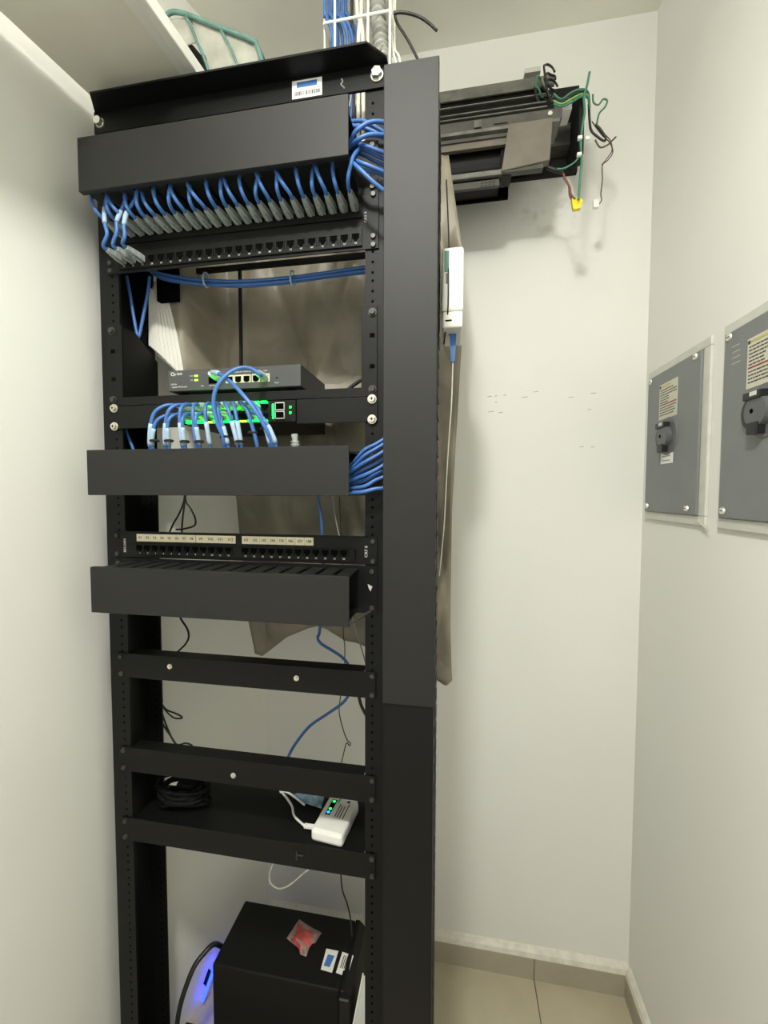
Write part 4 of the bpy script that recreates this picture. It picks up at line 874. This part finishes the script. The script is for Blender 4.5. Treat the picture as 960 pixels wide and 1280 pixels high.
# ------------------------------------------------------------------ teal basket on top of the rack
YBk = .03
bk = thing('teal_basket', 'teal ribbed plastic basket lying on top of the rack next to the shelf', 'basket', at(265, 85, .07))
RIM = [(205, 22), (216, 15), (236, 19), (262, 30), (292, 41), (316, 47+4), (321, 56), (328, 78)]
zb_ = RT+.0025
def rim(x, y, Y): return at(x, y, Y)
def edge_z(p_): return p_
front = [at(x, y, .030) for x, y in RIM]; back = [q+Vector((0, .075, 0)) for q in front]
MB().tube(front, .0038, n=8, sub=4).build('rim', TEAL, bk, sm=True)
MB().tube(back, .0030, n=8, sub=4).build('rim', TEAL, bk, sm=True)
for k, (xt, yt, xb_, yb2) in enumerate(((232, 19, 246, 52), (246, 52, 262, 92), (275, 35, 298, 84), (318, 50, 328, 80), (210, 24, 222, 52))):
    for Yk in (.030, .105):
        dx = Vector((0, Yk-.030, 0))
        MB().tube([at(xt, yt, .030)+dx, at((xt+xb_)/2+1, (yt+yb2)/2, .030)+dx, at(xb_, yb2, .030)+dx], .0024, n=7, sub=4).build('rib', TEAL, bk, sm=True)
for pts in (((206, 24), (232, 22), (246, 52), (228, 58)), ((238, 22), (273, 36), (294, 82), (264, 88)), ((279, 38), (316, 53), (325, 80), (300, 84))):
    q = [at(x, y, .034) for x, y in pts]; MB().prism(q, (0, .0015, 0)).build('panel', CLEARP, bk)
for f_, b_ in zip(front[::2], back[::2]): MB().tube([f_, (f_+b_)/2+Vector((0, 0, .002)), b_], .0030, n=7, sub=3).build('cross_rib', TEAL, bk, sm=True)
q = [at(x, y, .06) for x, y in ((226, 50), (240, 54), (250, 66), (258, 88), (250, 92), (240, 86), (230, 66))]
MB().prism(q, (0, .03, 0)).build('dark_contents', ACDARK, bk, bevel=.004)
fl_ = [at(x, y, .030) for x, y in ((240, 92), (330, 84))]
MB().box(fl_[0].x, fl_[1].x, .025, .110, zb_, zb_+.006).build('bottom', TEAL, bk)

# ------------------------------------------------------------------ cable drop above the rack: white wire tray, cables, conduit
ct = thing('wire_cable_tray', 'white wire cable tray rising from the rack top to the ceiling', 'cable tray', at(450, 60, .06))
def rod(p0, p1, r=.0019): MB().cyl(p0, p1, r, n=8).build('rod', TRIMW, ct)
for (x0_, y0_, x1_, y1_, Y) in ((418.5, 56, 419, 0, .020), (460, 52, 460, 0, .020), (487, 82, 488, 0, .020), (491, 85, 493, 0, .080), (407, 60, 404, 30, .085)):
    a = at(x0_, y0_, Y); b = at(x1_, y1_, Y); d = (b-a); a2 = a-d*((a.z-1.86)/d.z) if (x0_ != 407) else a; a2 = Vector((a.x, Y, 1.90)); b2 = Vector((b.x, Y, ZC-.001))
    rod(a2, b2)
for py, Y in ((28, .020),):
    a = at(405, 28.5, Y); b = at(487, 14, Y); zz = (a.z+b.z)/2; 
    rod(Vector((a.x, Y, zz)), Vector((b.x, Y, zz)))
    rod(Vector((a.x, Y, zz)), Vector((a.x, .085, zz))); rod(Vector((b.x, Y, zz)), Vector((b.x, .085, zz)))
    for dz in (.14, .28): rod(Vector((a.x, Y, zz+dz)), Vector((b.x, Y, zz+dz)))
for k in range(6):
    x = 410+k*5.2; Y = .045+.008*(k % 3)
    a = at(x+6+k*1.0, 60, Y); b = at(x-2+(k % 2)*1.5, 20, Y); c = at(x-4, 0, Y)
    loop('blue cable rising above the rack top, %s from the left' % ORD[k], 'blue cables rising to the ceiling', [Vector((a.x-.045, Y+.004, 1.785)), Vector((a.x-.022, Y, 1.845)), a, b, c, Vector((c.x, Y, ZC-.001))], r=.0031)
for k, (x, m_, nm, r) in enumerate(((441, BWIRE, 'black', .0026), (447, WWIRE, 'cream, left of the pair', .0034), (453, WWIRE, 'cream, right of the pair', .0034), (457, GYWIRE, 'grey, next to the conduit', .0024))):
    a = at(x+1, 60, .055); c = at(x-1, 0, .055); b = at(x+(3 if k % 2 else -2), 25, .053)
    loop('cable rising beside the grey conduit: %s' % nm, 'cables rising beside the conduit', [Vector((a.x, .055, 1.80)), a, b, c, Vector((c.x, .055, ZC-.001))], m=m_, r=r, name='rising_cable')
a = at(477, 66, .050); c = at(472, 0, .050)
pts = [Vector((a.x+.006, .050, 1.80)), Vector((a.x+.003, .05, a.z-.02)), a, (a+c)/2, c, Vector((c.x-.002, .05, ZC-.001))]
sp = smooth(pts, 30); cum = [0.0]
for p_, q_ in zip(sp, sp[1:]): cum.append(cum[-1]+(q_-p_).length)
NR = int(cum[-1]/.0105); even = []; k = 0
for i_ in range(NR*8+1):
    d_ = cum[-1]*i_/(NR*8)
    while k < len(sp)-2 and cum[k+1] < d_: k += 1
    even.append(sp[k]+(sp[k+1]-sp[k])*((d_-cum[k])/max(1e-9, cum[k+1]-cum[k])))
cn = MB().tube(even, .0125, n=16, sub=1, radii=lambda t_: .0112+.0022*math.cos(t_*2*math.pi*NR)).build('flexible_conduit', CONDUIT, None, origin=pts[0], sm=True)
tag(cn, 'grey corrugated flexible conduit rising behind the rack top', 'conduit')
loop('black cable tail sticking out right above the rack duct', None, [at(492, 17, .02), at(500, 15.5, .02), at(512, 17, .02), at(524, 21, .02), at(535, 28, .02), at(546, 38, .02)], m=BWIRE, r=.0022, name='loose_cable')
loop('black cable running down from the tray into the top of the duct', None, [at(493, 15, .03), at(496, 28, .03), at(506, 44, .03), at(514, 58, .03), at(523, 76, .03), at(530, 96, .03)], m=BWIRE, r=.0022, name='loose_cable')
loop('pale cable pair entering the top of the duct, left one', 'pale cables entering the duct', [at(489, 0, .05), at(490, 40, .05), at(492, 66, .04), at(496, 82, .03), at(500, 105, .02)], m=WWIRE, r=.0018, name='pale_cable')
loop('pale cable pair entering the top of the duct, right one', 'pale cables entering the duct', [at(494, 0, .055), at(493, 40, .055), at(494, 62, .045), at(499, 72, .035), at(504, 105, .02)], m=WWIRE, r=.0018, name='pale_cable')
loop('pale cable passing between the top cover and the right upright', None, [at(455, 100, .06), at(458, 125, .06), at(458.5, 150, .06), at(459, 175, .06)], m=WWIRE, r=.0022, name='pale_cable')
loop('black cable passing behind the gap right of the top cover', None, [at(448, 100, .07), at(449, 125, .07), at(449, 150, .07), at(449, 175, .07)], m=BWIRE, r=.0030, name='black_cable')

for o in bpy.data.objects:
    if '_w' in o: del o['_w']
